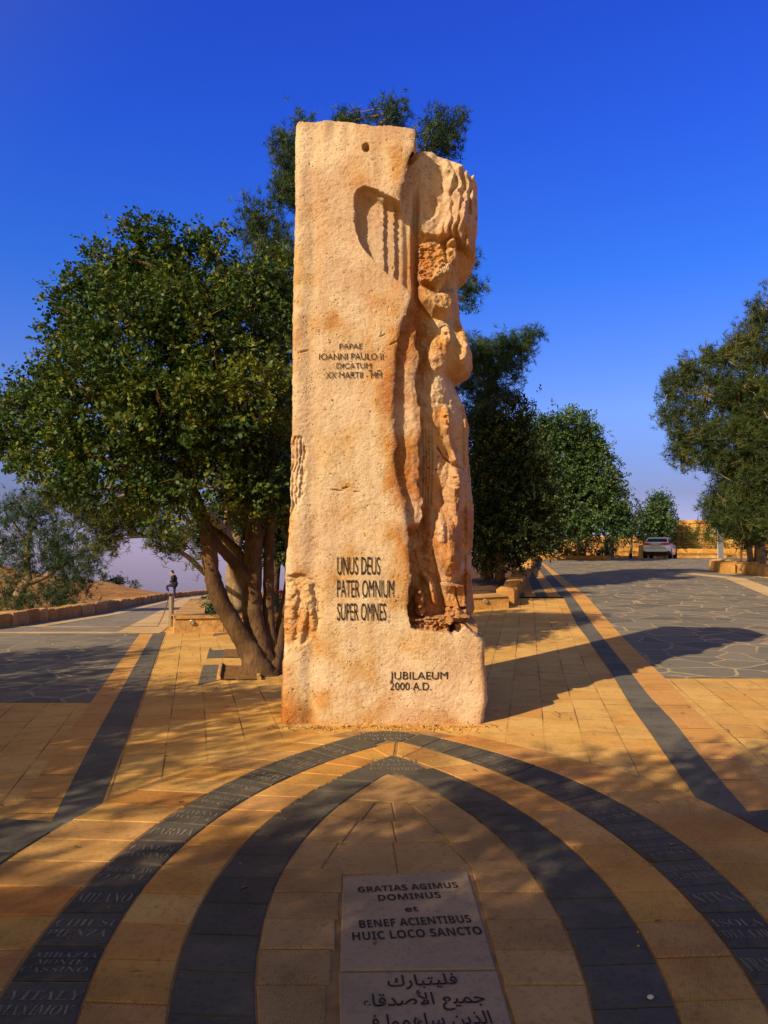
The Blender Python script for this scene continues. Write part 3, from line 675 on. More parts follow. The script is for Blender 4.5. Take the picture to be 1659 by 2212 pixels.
XR = interp_px([(328, 960), (334, 968), (345, 1003), (360, 1018), (378, 1036), (430, 1037), (480, 1035), (530, 1032), (550, 1020), (566, 1000), (576, 993), (600, 996), (640, 1000), (680, 1004), (710, 1018), (740, 1026), (765, 1029), (780, 1024), (793, 1000), (800, 984), (815, 990), (840, 1004), (870, 1012), (900, 1021), (950, 1019), (1000, 1022), (1040, 1026), (1060, 1029), (1100, 1033), (1160, 1031), (1200, 1027), (1260, 1028), (1320, 1034), (1342, 1036), (1347, 1036), (1376, 1037), (1380, 1045), (1390, 1050), (1440, 1050), (1470, 1054), (1520, 1055), (1540, 1050), (1575, 1047)])
TOPB = interp_px([(897, 337), (905, 338), (930, 331), (960, 332), (985, 340), (1003, 347), (1018, 362), (1036, 380)])
RECESS = [(900, 436), (862, 432), (845, 425), (820, 412), (800, 404), (784, 402), (772, 410), (766, 430), (766, 475), (771, 502), (785, 535), (808, 562), (838, 590), (866, 610), (882, 624), (900, 640)]
FOOT = [(876, 1340), (886, 1352), (900, 1360), (930, 1363), (960, 1366), (972, 1366), (980, 1372), (998, 1356), (1006, 1353), (1024, 1366), (1042, 1378), (1070, 1392), (1070, 1600), (870, 1600), (870, 1340)]
RIDM = interp_px([(640, 893), (700, 893), (760, 899), (786, 903), (815, 899), (840, 896), (884, 905), (943, 908), (968, 902), (1012, 904), (1049, 902), (1073, 910), (1117, 909), (1131, 905), (1150, 893), (1200, 889)])
def head(px, py, cx, cy, w, h, d):
    """a carved head: w, h half sizes in pixels"""
    f = ell2(px, py, cx, cy, w, h, d)
    f += ridge(px, py, [(cx + .25 * w, cy - .25 * h), (cx + .45 * w, cy + .22 * h)], w * .28, d * .40)      # nose
    f += ridge(px, py, [(cx - .65 * w, cy - .25 * h), (cx + .8 * w, cy - .3 * h)], h * .09, d * .22)          # brow
    f -= ell(px, py, cx - .25 * w, cy - .08 * h, w * .28, h * .10, d * .25) + ell(px, py, cx + .75 * w, cy - .1 * h, w * .2, h * .1, d * .25)
    f -= ridge(px, py, [(cx - .1 * w, cy + .42 * h), (cx + .7 * w, cy + .40 * h)], h * .05, d * .25)          # mouth
    return f
def leafbase(px, py, j): return 0.0018 * fbm(px * .16, py * .16, 28, 3) + 0.012 * fbm(px * .012, py * .008, 21, 3) + 0.002 * j + 0.0022 * fbm(px * .4, py * .4, 24, 2)
def front(px, py, body):
    """how far (m) the carved face lies behind the front plane at a reference pixel; body: the part beyond the front leaf's edge"""
    j = fbm(px * .09, py * .09, 11, 3)
    if not body:
        f = leafbase(px, py, j)
        f = f + 0.022 * np.exp(-((px - 672 - 6 * fbm(py * .01, py * 0, 5, 2)) / 16) ** 2)            # long worn furrow
        f = f + 0.07 * np.exp(-np.clip(px - XL(py), 0, 99) / (4.0 + 1.5 * vnoise(py * .05, py * 0, 15))) + 0.02 * np.exp(-np.clip(XS(py) - px, 0, 99) / 4) * smooth(1335, 1310, py)
        f = f - 0.02 * smooth(815, 850, px + 5 * j) * smooth(300, 320, py) * smooth(425, 395, py)     # raised boss, upper corner
        f = f + 0.02 * smooth(60, 0, np.abs(py - 275)) * smooth(20, 0, np.abs(px - 720))
        sd = sd_poly(px, py, RECESS) + 1.5 * j
        r = smooth(1.5, -2.5, sd)
        step = 0.145 + 0.045 * smooth(829.2, 831.2, px + 2.5 * vnoise(py * .15, py * 0, 31)) + 0.05 * smooth(851.8, 853.8, px + 2.5 * vnoise(py * .15, py * 0, 33)) + 0.06 * smooth(868, 884, px)
        step = step - 0.06 * smooth(-16, -4, sd) * smooth(440, 420, py)
        f = f * (1 - r) + (step + 0.004 * j) * r
        hole = np.hypot(px - 790.5, (py - 318) * 0.85); f = f + 0.11 * smooth(8.5, 6.8, hole)
        # worn low reliefs on the flank
        A = [(604, 1243), (650, 1240), (668, 1247), (690, 1270), (692, 1340), (680, 1372), (655, 1392), (612, 1404), (604, 1404)]
        ra = smooth(4, -6, sd_poly(px, py, A) + 3 * j); g = 0.055 + 0.016 * fbm(px * .12, py * .12, 41, 3)
        g = g - ell(px, py, 665, 1297, 15, 34, .05, -.12) - ell(px, py, 653, 1352, 9, 44, .045, .18) - ell(px, py, 676, 1350, 8, 34, .045, -.1) - ell(px, py, 663, 1264, 13, 12, .03) - ell(px, py, 632, 1292, 12, 34, .03) - ell(px, py, 630, 1345, 9, 40, .03)
        f = f * (1 - ra) + (g + 0.03 * np.exp(-np.clip(px - XL(py), 0, 99) / 6.0)) * ra
        B = [(622, 942), (652, 944), (664, 970), (658, 1000), (660, 1030), (650, 1080), (640, 1105), (618, 1110)]
        rb = smooth(4, -5, sd_poly(px, py, B) + 3 * j); g = 0.04 + 0.010 * np.sin(px * .8 + py * .10 + 5 * fbm(px * .03, py * .03, 43, 3)) + .012 * fbm(px * .1, py * .1, 45, 3) - ell2(px, py, 645, 1010, 14, 80, .03) - ell2(px, py, 640, 960, 10, 14, .02)
        f = f * (1 - rb) + g * rb
        for (cx, cy, w, a) in ((600 + 128, 1059, 14, .1), (747, 1054, 10, -.25), (770, 1062, 6, 0), (826, 724, 9, -.4), (656, 758, 12, -.3), (850, 740, 12, -.5)):
            f = f + ell(px, py, cx, cy, w, 2.2, 0.022, a)
        q = vnoise(px * .16, py * .11, 51) + .6 * vnoise(px * .42, py * .35, 52); f = f + 0.015 * smooth(1.02, 1.3, q)
        return f
    f = 0.40 + 0.10 * smooth(905, 1000, px) + 0.008 * j + 0.008 * fbm(px * .13, py * .10, 29, 3) + 0.004 * fbm(px * .4, py * .3, 26, 2)
    er = np.clip(XR(py) + 3 * vnoise(py * .13, py * 0, 61) - px, 0, 200); f = f + 0.34 * np.exp(-er / 14.0)
    for xx, aa in ((1008, .05), (1018, .04)):      # long upright folds by the outer edge
        f = f - ridge(px, py, [(xx + 4, 860), (xx + 6, 1000), (xx + 10, 1150), (xx + 6, 1340)], 7, aa)
    # top block with hanging, wavy locks
    bl = smooth(524, 508, py - 0.55 * np.clip(px - 985, 0, 60) + 3 * j) ; lock = smooth(944, 972, px + 12 * vnoise(py * .03, py * 0, 63)) * smooth(338, 372, py)
    wav = np.sin(px * .36 + 3.6 * fbm(px * .020, py * .026, 65, 3)); g = 0.27 + 0.010 * j + 0.07 * smooth(900, 960, px) - lock * (0.06 + 0.032 * wav + 0.04 * fbm(px * .07, py * .035, 66, 3)) + 0.36 * np.exp(-er / 13.0)
    g = g - ell2(px, py, 999, 465, 16, 52, .09) + ell(px, py, 925, 455, 22, 30, .03, .6)
    f = f * (1 - bl) + g * bl
    # prophet: wing of hair, crown, face, beard, mantle
    w = smooth(4, -6, sd_poly(px, py, [(892, 524), (925, 515), (955, 520), (968, 560), (975, 600), (948, 612), (915, 614), (892, 612)]) + 4 * j)
    f = f * (1 - w) + (0.37 + 0.030 * fbm(px * .10 - py * .03, py * .20 + px * .05, 71, 4) - 0.07 * smooth(550, 605, py)) * w
    f = f - ell(px, py, 976, 524, 13, 8, .17) + .015 * np.sin(px * 1.7) * smooth(4, 0, np.abs(py - 522)) * smooth(14, 8, np.abs(px - 976))
    f = f - head(px, py, 978, 554, 16, 38, .17)
    bd = smooth(2, -6, sd_poly(px, py, [(948, 575), (975, 574), (994, 582), (996, 594), (975, 606), (947, 626), (930, 612)]) + 1.5 * j)
    f = f - bd * (0.11 + 0.010 * np.sin(px * 1.3 - py * .5 + 3 * j))
    f = f - smooth(2, -20, sd_poly(px, py, [(891, 614), (914, 612), (945, 626), (970, 612), (996, 596), (1000, 640), (985, 676), (965, 690), (930, 684), (905, 660)])) * (0.13 + 0.07 * smooth(610, 680, py))
    # second figure, cowled, and its mantle lump by the outer edge
    f = f - ell2(px, py, 952, 742, 46, 70, .12) - head(px, py, 966, 730, 15, 36, .09) + ridge(px, py, [(951, 722), (951, 708), (962, 702), (973, 708)], 2.0, .035)
    f = f - smooth(2, -34, sd_poly(px, py, [(985, 640), (1008, 660), (1040, 720), (1045, 780), (1000, 802), (978, 780)])) * 0.20
    f = f - ell2(px, py, 945, 800, 36, 70, .09)
    # third figure: long face, folded robe
    f = f - ell2(px, py, 945, 900, 50, 90, .10) - head(px, py, 964, 908, 13, 34, .12) - ridge(px, py, [(966, 930), (972, 955), (984, 992)], 10, .13)
    f = f + ridge(px, py, [(945, 966), (958, 985), (985, 1005), (1005, 1008)], 2.5, .05) - ell2(px, py, 940, 1012, 30, 50, .08)
    for xx in (913, 919, 925, 932): f = f + ridge(px, py, [(xx, 930), (xx + 2, 1000), (xx - 1, 1090)], 1.4, .02)
    for cx, cy in ((917, 988), (925, 1012), (942, 1014), (946, 986)): f = f + ell2(px, py, cx, cy, 5, 3, .03)
    # fourth figure: head, long combed beard, round belly, open book, steps
    f = f - ell2(px, py, 985, 1050, 34, 70, .12) - head(px, py, 985, 1038, 14, 32, .14)
    b4 = smooth(2, -9, sd_poly(px, py, [(970, 1050), (999, 1050), (996, 1132), (984, 1142), (974, 1100)])); f = f - b4 * (.13 + .014 * np.sin(px * 1.9 + j))
    f = f - ell2(px, py, 968, 1165, 34, 80, .21) - ell2(px, py, 974, 1225, 34, 56, .22) - ell2(px, py, 938, 1160, 26, 90, .10)
    f = f + .012 * fbm(px * .12, py * .12, 83, 3) * smooth(1120, 1150, py) * smooth(1262, 1240, py)
    bk = smooth(2, -3, sd_poly(px, py, [(951, 1259), (982, 1262), (1003, 1264), (1008, 1311), (985, 1313), (962, 1310)])); f = f - bk * (.23 + .0015 * (px - 985) - ridge(px, py, [(981, 1262), (984, 1285), (992, 1312)], 2.2, .05))
    for (a, b, y, hh) in ((962, 1008, 1322, .24), (968, 1018, 1340, .30)): f = f - smooth(3, -2, sd_poly(px, py, [(a, y - 8), (b, y - 9), (b, y + 9), (a, y + 8)]) + 2 * j) * hh
    f = f - ridge(px, py, [(915, 1240), (930, 1262), (940, 1300)], 9, .12) - ell2(px, py, 926, 1290, 20, 48, .12)
    f = f - ell(px, py, 904, 1292, 12, 20, .24) - ell(px, py, 906, 1318, 13, 14, .24) - ell(px, py, 905, 1274, 6, 8, .2)
    rg = smooth(1324, 1338, py + 4 * j) * smooth(985, 970, px); f = f - rg * (.27 + .05 * fbm(px * .14, py * .18, 81, 3))
    wb = smooth(3, -3, sd_poly(px, py, [(985, 1351), (1012, 1346), (1040, 1349), (1040, 1390), (1000, 1390)])); f = f * (1 - wb) + .16 * wb
    # slim inner leaf between front leaf and figures
    rm = smooth(1.2, -1.2, px - RIDM(py) - 3.5 * vnoise(py * .11, py * 0, 91)) * smooth(612, 660, py) * smooth(1165, 1130, py)
    f = f * (1 - rm) + (0.125 + 0.008 * j + 0.02 * smooth(-14, 0, px - RIDM(py))) * rm
    st = smooth(908, 896, px) * smooth(400, 470, py) * smooth(680, 630, py); f = f * (1 - st) + (0.27 + .17 * smooth(884, 902, px)) * st
    ft = smooth(1.5, -2.5, sd_poly(px, py, FOOT) + 1.2 * j)
    er2 = 0.10 * np.exp(-np.clip(XR(py) - px, 0, 99) / 4.5)
    f = f * (1 - ft) + (leafbase(px, py, j) + er2) * ft
    return f
def stain(px, py, body):
    """iron-orange staining of the stone, 0 pale .. 1 deep"""
    n = fbm(px * .02, py * .02, 101, 4); s = 0.12 + 0.34 * n + 0.16 * fbm(px * .035, py * .004, 103, 3)
    s = s + 0.30 * smooth(1480, 1560, py + 18 * n) + 0.80 * np.exp(-(((px - 618) / 48) ** 2 + ((py - 1535) / 120) ** 2)) + 0.5 * np.exp(-(((px - 1045) / 28) ** 2 + ((py - 1480) / 110) ** 2)) + .35 * np.exp(-(((px - 960) / 60) ** 2 + ((py - 1545) / 25) ** 2))
    s = s + 0.8 * np.exp(-(((px - 858) / 26) ** 2 + ((py - 358) / 48) ** 2)) + 0.5 * np.exp(-(((px - 858) / 40) ** 2 + ((py - 600) / 22) ** 2))
    s = s + 0.62 * np.exp(-((px - XS(py) + 6) / 24) ** 2) * smooth(640, 760, py) * smooth(1330, 1200, py)
    s = s + 0.35 * np.exp(-(((px - 630) / 18) ** 2)) * smooth(880, 960, py) * smooth(1420, 1380, py) + .25 * smooth(60, 0, np.abs(px - 790)) * smooth(26, 0, np.abs(py - 395))
    if body:
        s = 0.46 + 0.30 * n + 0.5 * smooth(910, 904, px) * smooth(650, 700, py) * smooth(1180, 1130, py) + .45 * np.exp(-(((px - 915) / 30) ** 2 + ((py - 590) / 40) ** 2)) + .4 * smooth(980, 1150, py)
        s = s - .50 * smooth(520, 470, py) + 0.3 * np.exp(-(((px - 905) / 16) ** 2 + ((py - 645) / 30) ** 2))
        s = np.where(sd_poly(px, py, FOOT) < 0, 0.16 + 0.22 * n + 0.30 * smooth(1500, 1560, py + 18 * n) + 0.5 * np.exp(-(((px - 1048) / 30) ** 2 + ((py - 1480) / 110) ** 2)) + .35 * np.exp(-(((px - 960) / 60) ** 2 + ((py - 1545) / 25) ** 2)), s)
    return np.clip(s, 0, 1)
def stone_mat():
    m = Mat('weathered_limestone'); t = m.attr('tint')
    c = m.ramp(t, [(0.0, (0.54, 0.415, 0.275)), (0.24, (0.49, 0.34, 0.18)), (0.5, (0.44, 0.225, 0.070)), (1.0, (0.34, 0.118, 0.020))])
    n1 = m.noise(1.1, 5); n2 = m.noise(26, 6, 0.75); n3 = m.noise(70, 3, 0.7)
    c = m.mix(m.ramp(n1, [(0.47, 0.0), (0.66, 0.80)]), c, (0.455, 0.305, 0.215))
    c = m.mix(m.ramp(m.noise(6, 5, 0.7), [(0.52, 0.0), (0.76, 0.5)]), c, (0.38, 0.205, 0.095))
    mp = m.n('ShaderNodeMapping'); m.l(m.pos(), mp.inputs[0]); mp.inputs['Scale'].default_value = (7, 7, 0.7)
    c = m.mix(m.ramp(m.noise(1.0, 5, 0.65, mp.outputs[0]), [(0.50, 0.0), (0.70, 0.60)]), c, (0.36, 0.225, 0.125))
    c = m.mix(m.ramp(m.noise(1.7, 4, 0.6), [(0.50, 0.0), (0.66, 0.70)]), c, (0.62, 0.49, 0.35))
    c = m.mix(m.ramp(m.noise(55, 4, 0.8), [(0.52, 0.0), (0.66, 0.55)]), c, (0.62, 0.46, 0.30))
    c = m.mix(m.ramp(n2, [(0.30, 0.9), (0.43, 0.0)]), c, (0.17, 0.080, 0.034))
    m.color(c); m.set(Roughness=0.92, Specular_IOR_Level=0.15)
    v = m.n('ShaderNodeTexVoronoi', feature='F1'); v.inputs['Scale'].default_value = 44; v.inputs['Randomness'].default_value = 1.0; m.l(m.pos(), v.inputs['Vector'])
    pit = m.math('MULTIPLY', m.ramp(v.outputs['Distance'], [(0.10, 1.0), (0.30, 0.0)]), m.ramp(m.noise(11, 4, 0.7), [(0.55, 0.0), (0.64, 1.0)]))
    m.color(m.mix(m.math('MULTIPLY', pit, 0.9), c, (0.15, 0.068, 0.030)))
    m.bump(m.math('SUBTRACT', 1.0, pit), 0.014, 1.0); m.bump(n2, 0.005, 0.9); m.bump(n3, 0.005, 0.9); return m.m
def setback(px, py, body):
    return (0.36 * smooth(1352, 1320, py) if body else 0.0) + 0 * px
def to_world(px, py, f, body):
    Yn = Y0 + setback(px, py, body); dx, dy, dz = ray(px, py); t = Yn / dy
    return np.stack([dx * t, Y0 + f, CZ + dz * t], -1)
def build_monument():
    root = thing('stone_monument', 'tall carved limestone monument with Latin inscriptions and a prophet relief, standing on the plaza', 'monument', (0, Y0 + 0.6, 0))
    topA = lambda x: np.interp(x, [636, 645, 660, 680, 700, 715, 740, 770, 800, 830, 860, 880, 897], [266, 263, 261, 263, 259, 258, 262, 266, 270, 271, 274, 276, 278]) + 1.5 * vnoise(np.asarray(x) * .2, np.asarray(x) * 0, 7)
    rows = np.concatenate([np.arange(0, 1, 1 / 930.0), [1.0]]); NA, NB = 150, 112
    vs, ts = [], []
    jag = lambda y, s, a: a * vnoise(y * .09, y * 0, s) + .5 * a * vnoise(y * .3, y * 0, s + 1)
    for r in rows:
        py0 = 258 + r * (1566 - 258)
        u = np.linspace(0, 1, NA); xl, xs = XL(py0) + jag(py0, 200, 1.2), XS(py0) + jag(py0, 203, 1.8)
        pxa = xl + (xs - xl) * u; pya = np.maximum(py0, topA(pxa)) if py0 < 290 else np.full(NA, py0)
        fa = front(pxa, pya, False); va = to_world(pxa, pya, fa, False)
        w = np.linspace(0, 1, NB)
        top = py0 < TOPB(897) + 3
        xr = XR(py0) + jag(py0, 206, 1.5)
        if py0 < 328:      # above the body: these columns run back along the leaf's end
            e = va[-1]; vb = np.c_[np.full(NB, e[0]) + .02 * np.sin(w * 9 + py0 * .1), e[1] + .02 + w * 0.42, np.full(NB, e[2])]; sb = np.full(NB, .5)
        else:
            pxb = xs + .6 + (xr - xs - .6) * w; pyb = np.full(NB, py0); pyb = np.maximum(pyb, TOPB(pxb)) if py0 < 390 else pyb
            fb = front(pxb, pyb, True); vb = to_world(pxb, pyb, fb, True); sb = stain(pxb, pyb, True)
            if 328 <= py0: pass
        T = 1.25; k = np.linspace(0, 1, 9)[1:]
        e = vb[-1]; right = np.c_[np.full(8, e[0]) + .03 * np.sin(k * 3.1), e[1] + (Y0 + T - e[1]) * k, np.full(8, e[2])]
        s0 = va[0]; xb = np.linspace(e[0], s0[0], 22)[1:-1]; back = np.c_[xb, np.full(20, Y0 + T) + .04 * np.sin(xb * 5 + py0 * .02), np.linspace(e[2], s0[2], 22)[1:-1]]
        left = np.c_[np.full(8, s0[0]), Y0 + T + (s0[1] - Y0 - T) * np.linspace(0, 1, 9)[:-1], np.full(8, s0[2])]
        row = np.concatenate([va, vb, right, back, left]); 
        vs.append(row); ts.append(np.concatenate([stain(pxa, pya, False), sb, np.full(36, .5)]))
    foot = vs[-1].copy(); foot[:, 2] = -0.05; vs.append(foot); ts.append(ts[-1])
    V = np.concatenate(vs); T_ = np.concatenate(ts); nr, nc = len(vs), len(vs[0])
    i, j = np.meshgrid(np.arange(nr - 1), np.arange(nc), indexing='ij'); a = (i * nc + j).ravel(); b = (i * nc + (j + 1) % nc).ravel()
    q = np.c_[a, a + nc, b + nc, b].ravel()
    m = stone_mat(); V = V - np.array([0, Y0 + 0.6, 0])
    o = raw_mesh('stone', V, q, 4, m, root, T_)
    cap = MB(); cap.add(vs[0] - np.array([0, Y0 + .6, -0.0]), [tuple(range(nc))[::-1]], .3); cap.build('stone_top', m, root)
    # inscriptions, cut into the front leaf and darkened
    def insc(lines, mat, bold, ser):
        lb = MB()
        for s, x0, x1, yt, yb, xr in lines:
            v, f = text_mesh(serif(s) if ser else s, bold); v = v.copy()
            c = v[:, 1]; c = c / (0.70 if not ser else 0.68)
            px = x0 + v[:, 0] / v[:, 0].max() * (x1 - x0); py = yb - c * (yb - yt) - (px - x0) * xr
            ff = np.where(px > 884, front(px, py, True), front(px, py, False)); ff = np.clip(ff, -.03, .03)
            w = to_world(px, py, ff - 0.009, False); lb.add(w - np.array([0, Y0 + .6, 0]), f)
        return lb
    insc([('UNUS DEUS', 728, 821, 1202, 1241, .0), ('PATER OMNIUM', 728, 851, 1252, 1290, .0), ('SUPER OMNES', 728, 834, 1302, 1340, .0)], 0, 0.0, False).build('inscription', MT['ink'], root)
    insc([('JUBILAEUM', 842, 967, 1450, 1467, 0), ('2000 A.D.', 842, 931, 1473, 1490, 0)], 0, .0, False).build('inscription', MT['ink'], root)
    insc([('PAPAE', 733, 783, 742, 754, 0), ('IOANNI PAULO II', 689, 828, 763, 777, .0), ('DICATUM', 727, 802, 784, 796, 0), ('XX MARTII - MM', 703, 825, 803, 817, 0)], 0, 0.0, False).build('inscription', MT['ink_worn'], root)
    for x in (800, 818):
        lb = MB(); w = to_world(np.array([x - 4, x + 4, x + 4, x - 4.]), np.array([801.5, 801.5, 799.5, 799.5]), np.full(4, -.006), False); lb.add(w - np.array([0, Y0 + .6, 0]), [(0, 1, 2, 3)]); lb.build('inscription', MT['ink_worn'], root)
MT['ink_worn'] = plain('worn_lettering', (0.055, 0.03, 0.02), 0.9, 0, .6, 30)
build_monument()

# ------------------------------------------------------------------ walls and planters
def block_run(mb, pts, h, th, lo=0.45, hi=0.8, zo=-0.08, jit=0.012, bev=0.03, base=None, gap=0.012, top_jit=0.03):
    """a run of rough blocks along a polyline on the ground"""
    pts = np.array(pts, float); seg = np.hypot(*np.diff(pts, axis=0).T); s = np.concatenate([[0], np.cumsum(seg)]); p = 0.0
    while p < s[-1] - 0.05:
        l = min(rng.uniform(lo, hi), s[-1] - p)
        if s[-1] - p - l < 0.2: l = s[-1] - p
        a = np.array([np.interp(p, s, pts[:, 0]), np.interp(p, s, pts[:, 1])]); q = p + l
        b = np.array([np.interp(q, s, pts[:, 0]), np.interp(q, s, pts[:, 1])]); c = (a + b) / 2
        rz = math.atan2(b[1] - a[1], b[0] - a[0]); g = float(ground(c[0], c[1])) if base is None else base
        hh = h - zo + rng.normal(0, top_jit)
        mb.box((c[0], c[1], g + zo + hh / 2), (np.linalg.norm(b - a) - gap, th + rng.normal(0, jit), hh), rz, rng.uniform(0, 1), bev, 1.0, jit)
        p = q
    return mb
wall_pts = [(wall_x(y) - 0.2, y) for y in np.concatenate([np.arange(3, 60, 1.5), np.arange(60, 97, 3)])]
tag(block_run(MB(), wall_pts, 0.33, 0.42, 0.5, 1.1, -0.3, 0.012, 0.04, gap=0.008, top_jit=0.018).build('parapet_wall', MT['wall_stone']), 'long low rough limestone parapet wall along the sloping road above the valley', 'wall', kind='thing')

PA, PB_ = np.array([-4.42, 16.35]), np.array([3.06, 19.2]); PLL = np.array([-8.15, 33.0]); PRR = np.array([9.35, 48.4])
def build_planter():
    root = thing('garden_planter', 'wide planter island behind the monument with dressed stone front and rough sides', 'planter', (0, 18, 0))
    loc = (0, 18, 0)
    fw = MB(); block_run(fw, [PA + (-0.03, 0.11), PB_ + (-0.02, 0.12)], 0.30, 0.26, 0.9, 1.5, -0.15, 0.004, 0.02, gap=0.006, top_jit=0.0); fw.build('front_wall', MT['wall_stone'], root, loc=loc)
    cp = MB(); d = (PB_ - PA) / np.linalg.norm(PB_ - PA); L = np.linalg.norm(PB_ - PA); k = 0
    n = 6
    for i in range(n):
        a = PA + d * (L * i / n); b = PA + d * (L * (i + 1) / n); c = (a + b) / 2 + np.array([-d[1], d[0]]) * 0.17
        ga, gb = float(ground(*a)), float(ground(*b)); w = 0.46
        nrm = np.array([-d[1], d[0]]); vs = []
        for q, g in ((a + d * .003, ga), (b - d * .003, gb)):
            for off, z in ((-0.05, .30), (-0.05, .355), (-0.04, .362), (w, .362), (w, .30)): vs.append([*(q + nrm * off), g + z])
        fs = [(j, (j + 1) % 5, 5 + (j + 1) % 5, 5 + j) for j in range(5)] + [(4, 3, 2, 1, 0), (5, 6, 7, 8, 9)]
        cp.add(vs, fs, rng.uniform(0, 1))
    cp.build('front_cap', MT['cap'], root, loc=loc)
    # broad seat along the sloping road
    st = MB(); m = 26
    dl = (PLL - PA) / np.linalg.norm(PLL - PA); nl = np.array([dl[1], -dl[0]]); Ll = np.linalg.norm(PLL - PA)
    for i in range(m):
        a = PA + dl * (0.12 + (Ll - 0.12) * i / m); b = PA + dl * (0.12 + (Ll - .12) * (i + 1) / m); ga, gb = float(ground(*a)), float(ground(*b)); vs = []
        for q, g in ((a, ga), (b, gb)):
            for off, z in ((0.03, -.15), (0.03, .30), (-.05, .30), (-.05, .351), (0.62, .351), (0.62, -.1)): vs.append([*(q + nl * off), g + z + rng.normal(0, .002)])
        st.add(vs, [(j, 6 + j, 6 + (j + 1) % 6, (j + 1) % 6) for j in range(6)], rng.uniform(0, 1))
    st.build('side_seat', MT['cap'], root, loc=loc)
    rw = MB(); block_run(rw, [PB_ + (0.02, 0.55), PB_ + (2.0, 9.4), PRR], 0.42, 0.46, 0.45, 0.95, -0.2, 0.02, 0.05, top_jit=.02); rw.build('side_wall', MT['wall_stone'], root, loc=loc)
    so_ = MB(); ys = np.concatenate([np.arange(16.8, 19.3, .4), np.arange(19.6, 48, 1.2)]); vs = []; nx = 9
    for y in ys:
        xl = np.interp(y, [PA[1], PLL[1], 48], [PA[0] + .6, PLL[0] + .6, -4.0]); xr = np.interp(y, [PA[1], PB_[1], 48], [PA[0] + .7, PB_[0] - .1, 8.9])
        for u in np.linspace(0, 1, nx):
            x = xl + (xr - xl) * u; vs.append([x, y, float(ground(x, y)) + .16 + .06 * float(fbm(x, y, 5, 3))])
    so_.add(vs, [(i * nx + j, i * nx + j + 1, (i + 1) * nx + j + 1, (i + 1) * nx + j) for i in range(len(ys) - 1) for j in range(nx - 1)]); so_.build('soil', MT['soil'], root, smooth=True, loc=loc)
    for px, py in ((415, 1344.5), (1048.5, 1298)):
        Y = 16.47 if px < 800 else 19.0; c = P(px, py, Y); c[1] = PA[1] + (c[0] - PA[0]) * d[1] / d[0] - 0.035
        lm = MB(); a = np.linspace(0, 2 * np.pi, 20, endpoint=False)
        for r0, y0_, t in ((.055, .03, .5), (.055, -.012, .5), (.042, -.016, .5), (.036, -.004, .2)): pass
        prof = [(.055, .03), (.055, -.012), (.043, -.017), (.038, -.004), (0.001, -.004)]
        v = np.array([[c[0] + r * math.cos(t), c[1] + yy, c[2] + r * math.sin(t)] for r, yy in prof for t in a])
        lm.add(v, [(i * 20 + j, i * 20 + (j + 1) % 20, (i + 1) * 20 + (j + 1) % 20, (i + 1) * 20 + j) for i in range(4) for j in range(20)], .5)
        lm.build('wall_light', MT['metal'], root, loc=loc)
build_planter()

RWP = [(10.4, 14.0), (13.0, 22.0), RW[0], (RW[0][0] * .5 + RW[1][0] * .5 + .1, 37.0), RW[1]]
tag(block_run(MB(), [(x + .3, y) for x, y in RWP], 0.46, 0.6, 0.8, 1.4, -0.3, 0.03, 0.07, top_jit=.03).build('low_wall', MT['wall_stone']), 'low wall of big rough blocks at the outer bend of the car road', 'wall', kind='thing')

def courses(mb, x0, x1, y, z0, z1, ch, th, lo, hi, bev=0.05, jit=0.012):
    z = z0
    while z < z1 - 0.08:
        h = min(ch * rng.uniform(0.9, 1.1), z1 - z); x = x0
        while x < x1 - 0.05:
            l = min(rng.uniform(lo, hi), x1 - x); l = x1 - x if x1 - x - l < .2 else l
            mb.box((x + l / 2, y + rng.normal(0, .012), z + h / 2), (l - .015, th, h - .015), 0, rng.uniform(0, 1), bev, 1, jit); x += l
        z += h
    mb.box(((x0 + x1) / 2, y + .06, (z0 + z1) / 2), (x1 - x0 - .04, th - .1, z1 - z0 - .04), 0, 0.1)
    return mb
X = lambda px, Y: (px - 829.5) / FPX * Y
GZ = 1.40
bw = MB(); courses(bw, X(1440, 60), X(1760, 60), 60.3, GZ - .2, 4.36, .40, .5, .55, 1.0)
tag(bw.build('ashlar_wall', MT['ashlar']), 'tall sunlit wall of coursed rock-faced limestone blocks behind the silver car', 'wall', kind='thing')
def build_gatehouse():
    base = (X(1300, 60), 60, GZ); r = thing('stone_gatehouse', 'low shaded stone building with a dark doorway beyond the round-topped trees', 'building', base)
    w = MB(); courses(w, X(1120, 60), X(1308, 60), 60.4, GZ - .2, 3.1, .35, .5, .4, .8); courses(w, X(1330, 60), X(1439, 60), 60.4, GZ - .2, 3.15, .35, .5, .4, .8); w.box((X(1319, 60), 60.4, 3.03), (X(1330, 60) - X(1308, 60) - .02, .46, .25), 0, .4, .02)
    w.build('wall', MT['wall_stone'], r, loc=base)
    c = MB(); a, b = P(1228, 1147, 59.6), P(1262, 1157, 59.6); dx = (b - a)
    c.add([a, b, b + [0, .6, 0], a + [0, .6, 0], a + [0, 0, .12], b + [0, 0, .12], b + [0, .6, .12], a + [0, .6, .12]], [(0, 1, 5, 4), (1, 2, 6, 5), (2, 3, 7, 6), (3, 0, 4, 7), (4, 5, 6, 7), (3, 2, 1, 0)], .8)
    c.build('sloping_coping', MT['cap'], r, loc=base)
    dr = MB(); dr.box((X(1319, 60), 60.55, GZ + .74), (X(1330, 60) - X(1308, 60) - .03, .08, 1.5), 0, .5); dr.build('dark_opening', MT['dark_void'], r, loc=base)  # black sheet stands in for the shade inside the open doorway
build_gatehouse()
pw = MB(); courses(pw, X(1452, 57), X(1570, 57), 57.4, GZ - .1, GZ + .27, .37, .45, .4, .7, .04); courses(pw, X(1452, 57), X(1660, 57), 57.5, GZ + .33, GZ + .70, .37, .45, .45, .75, .05)
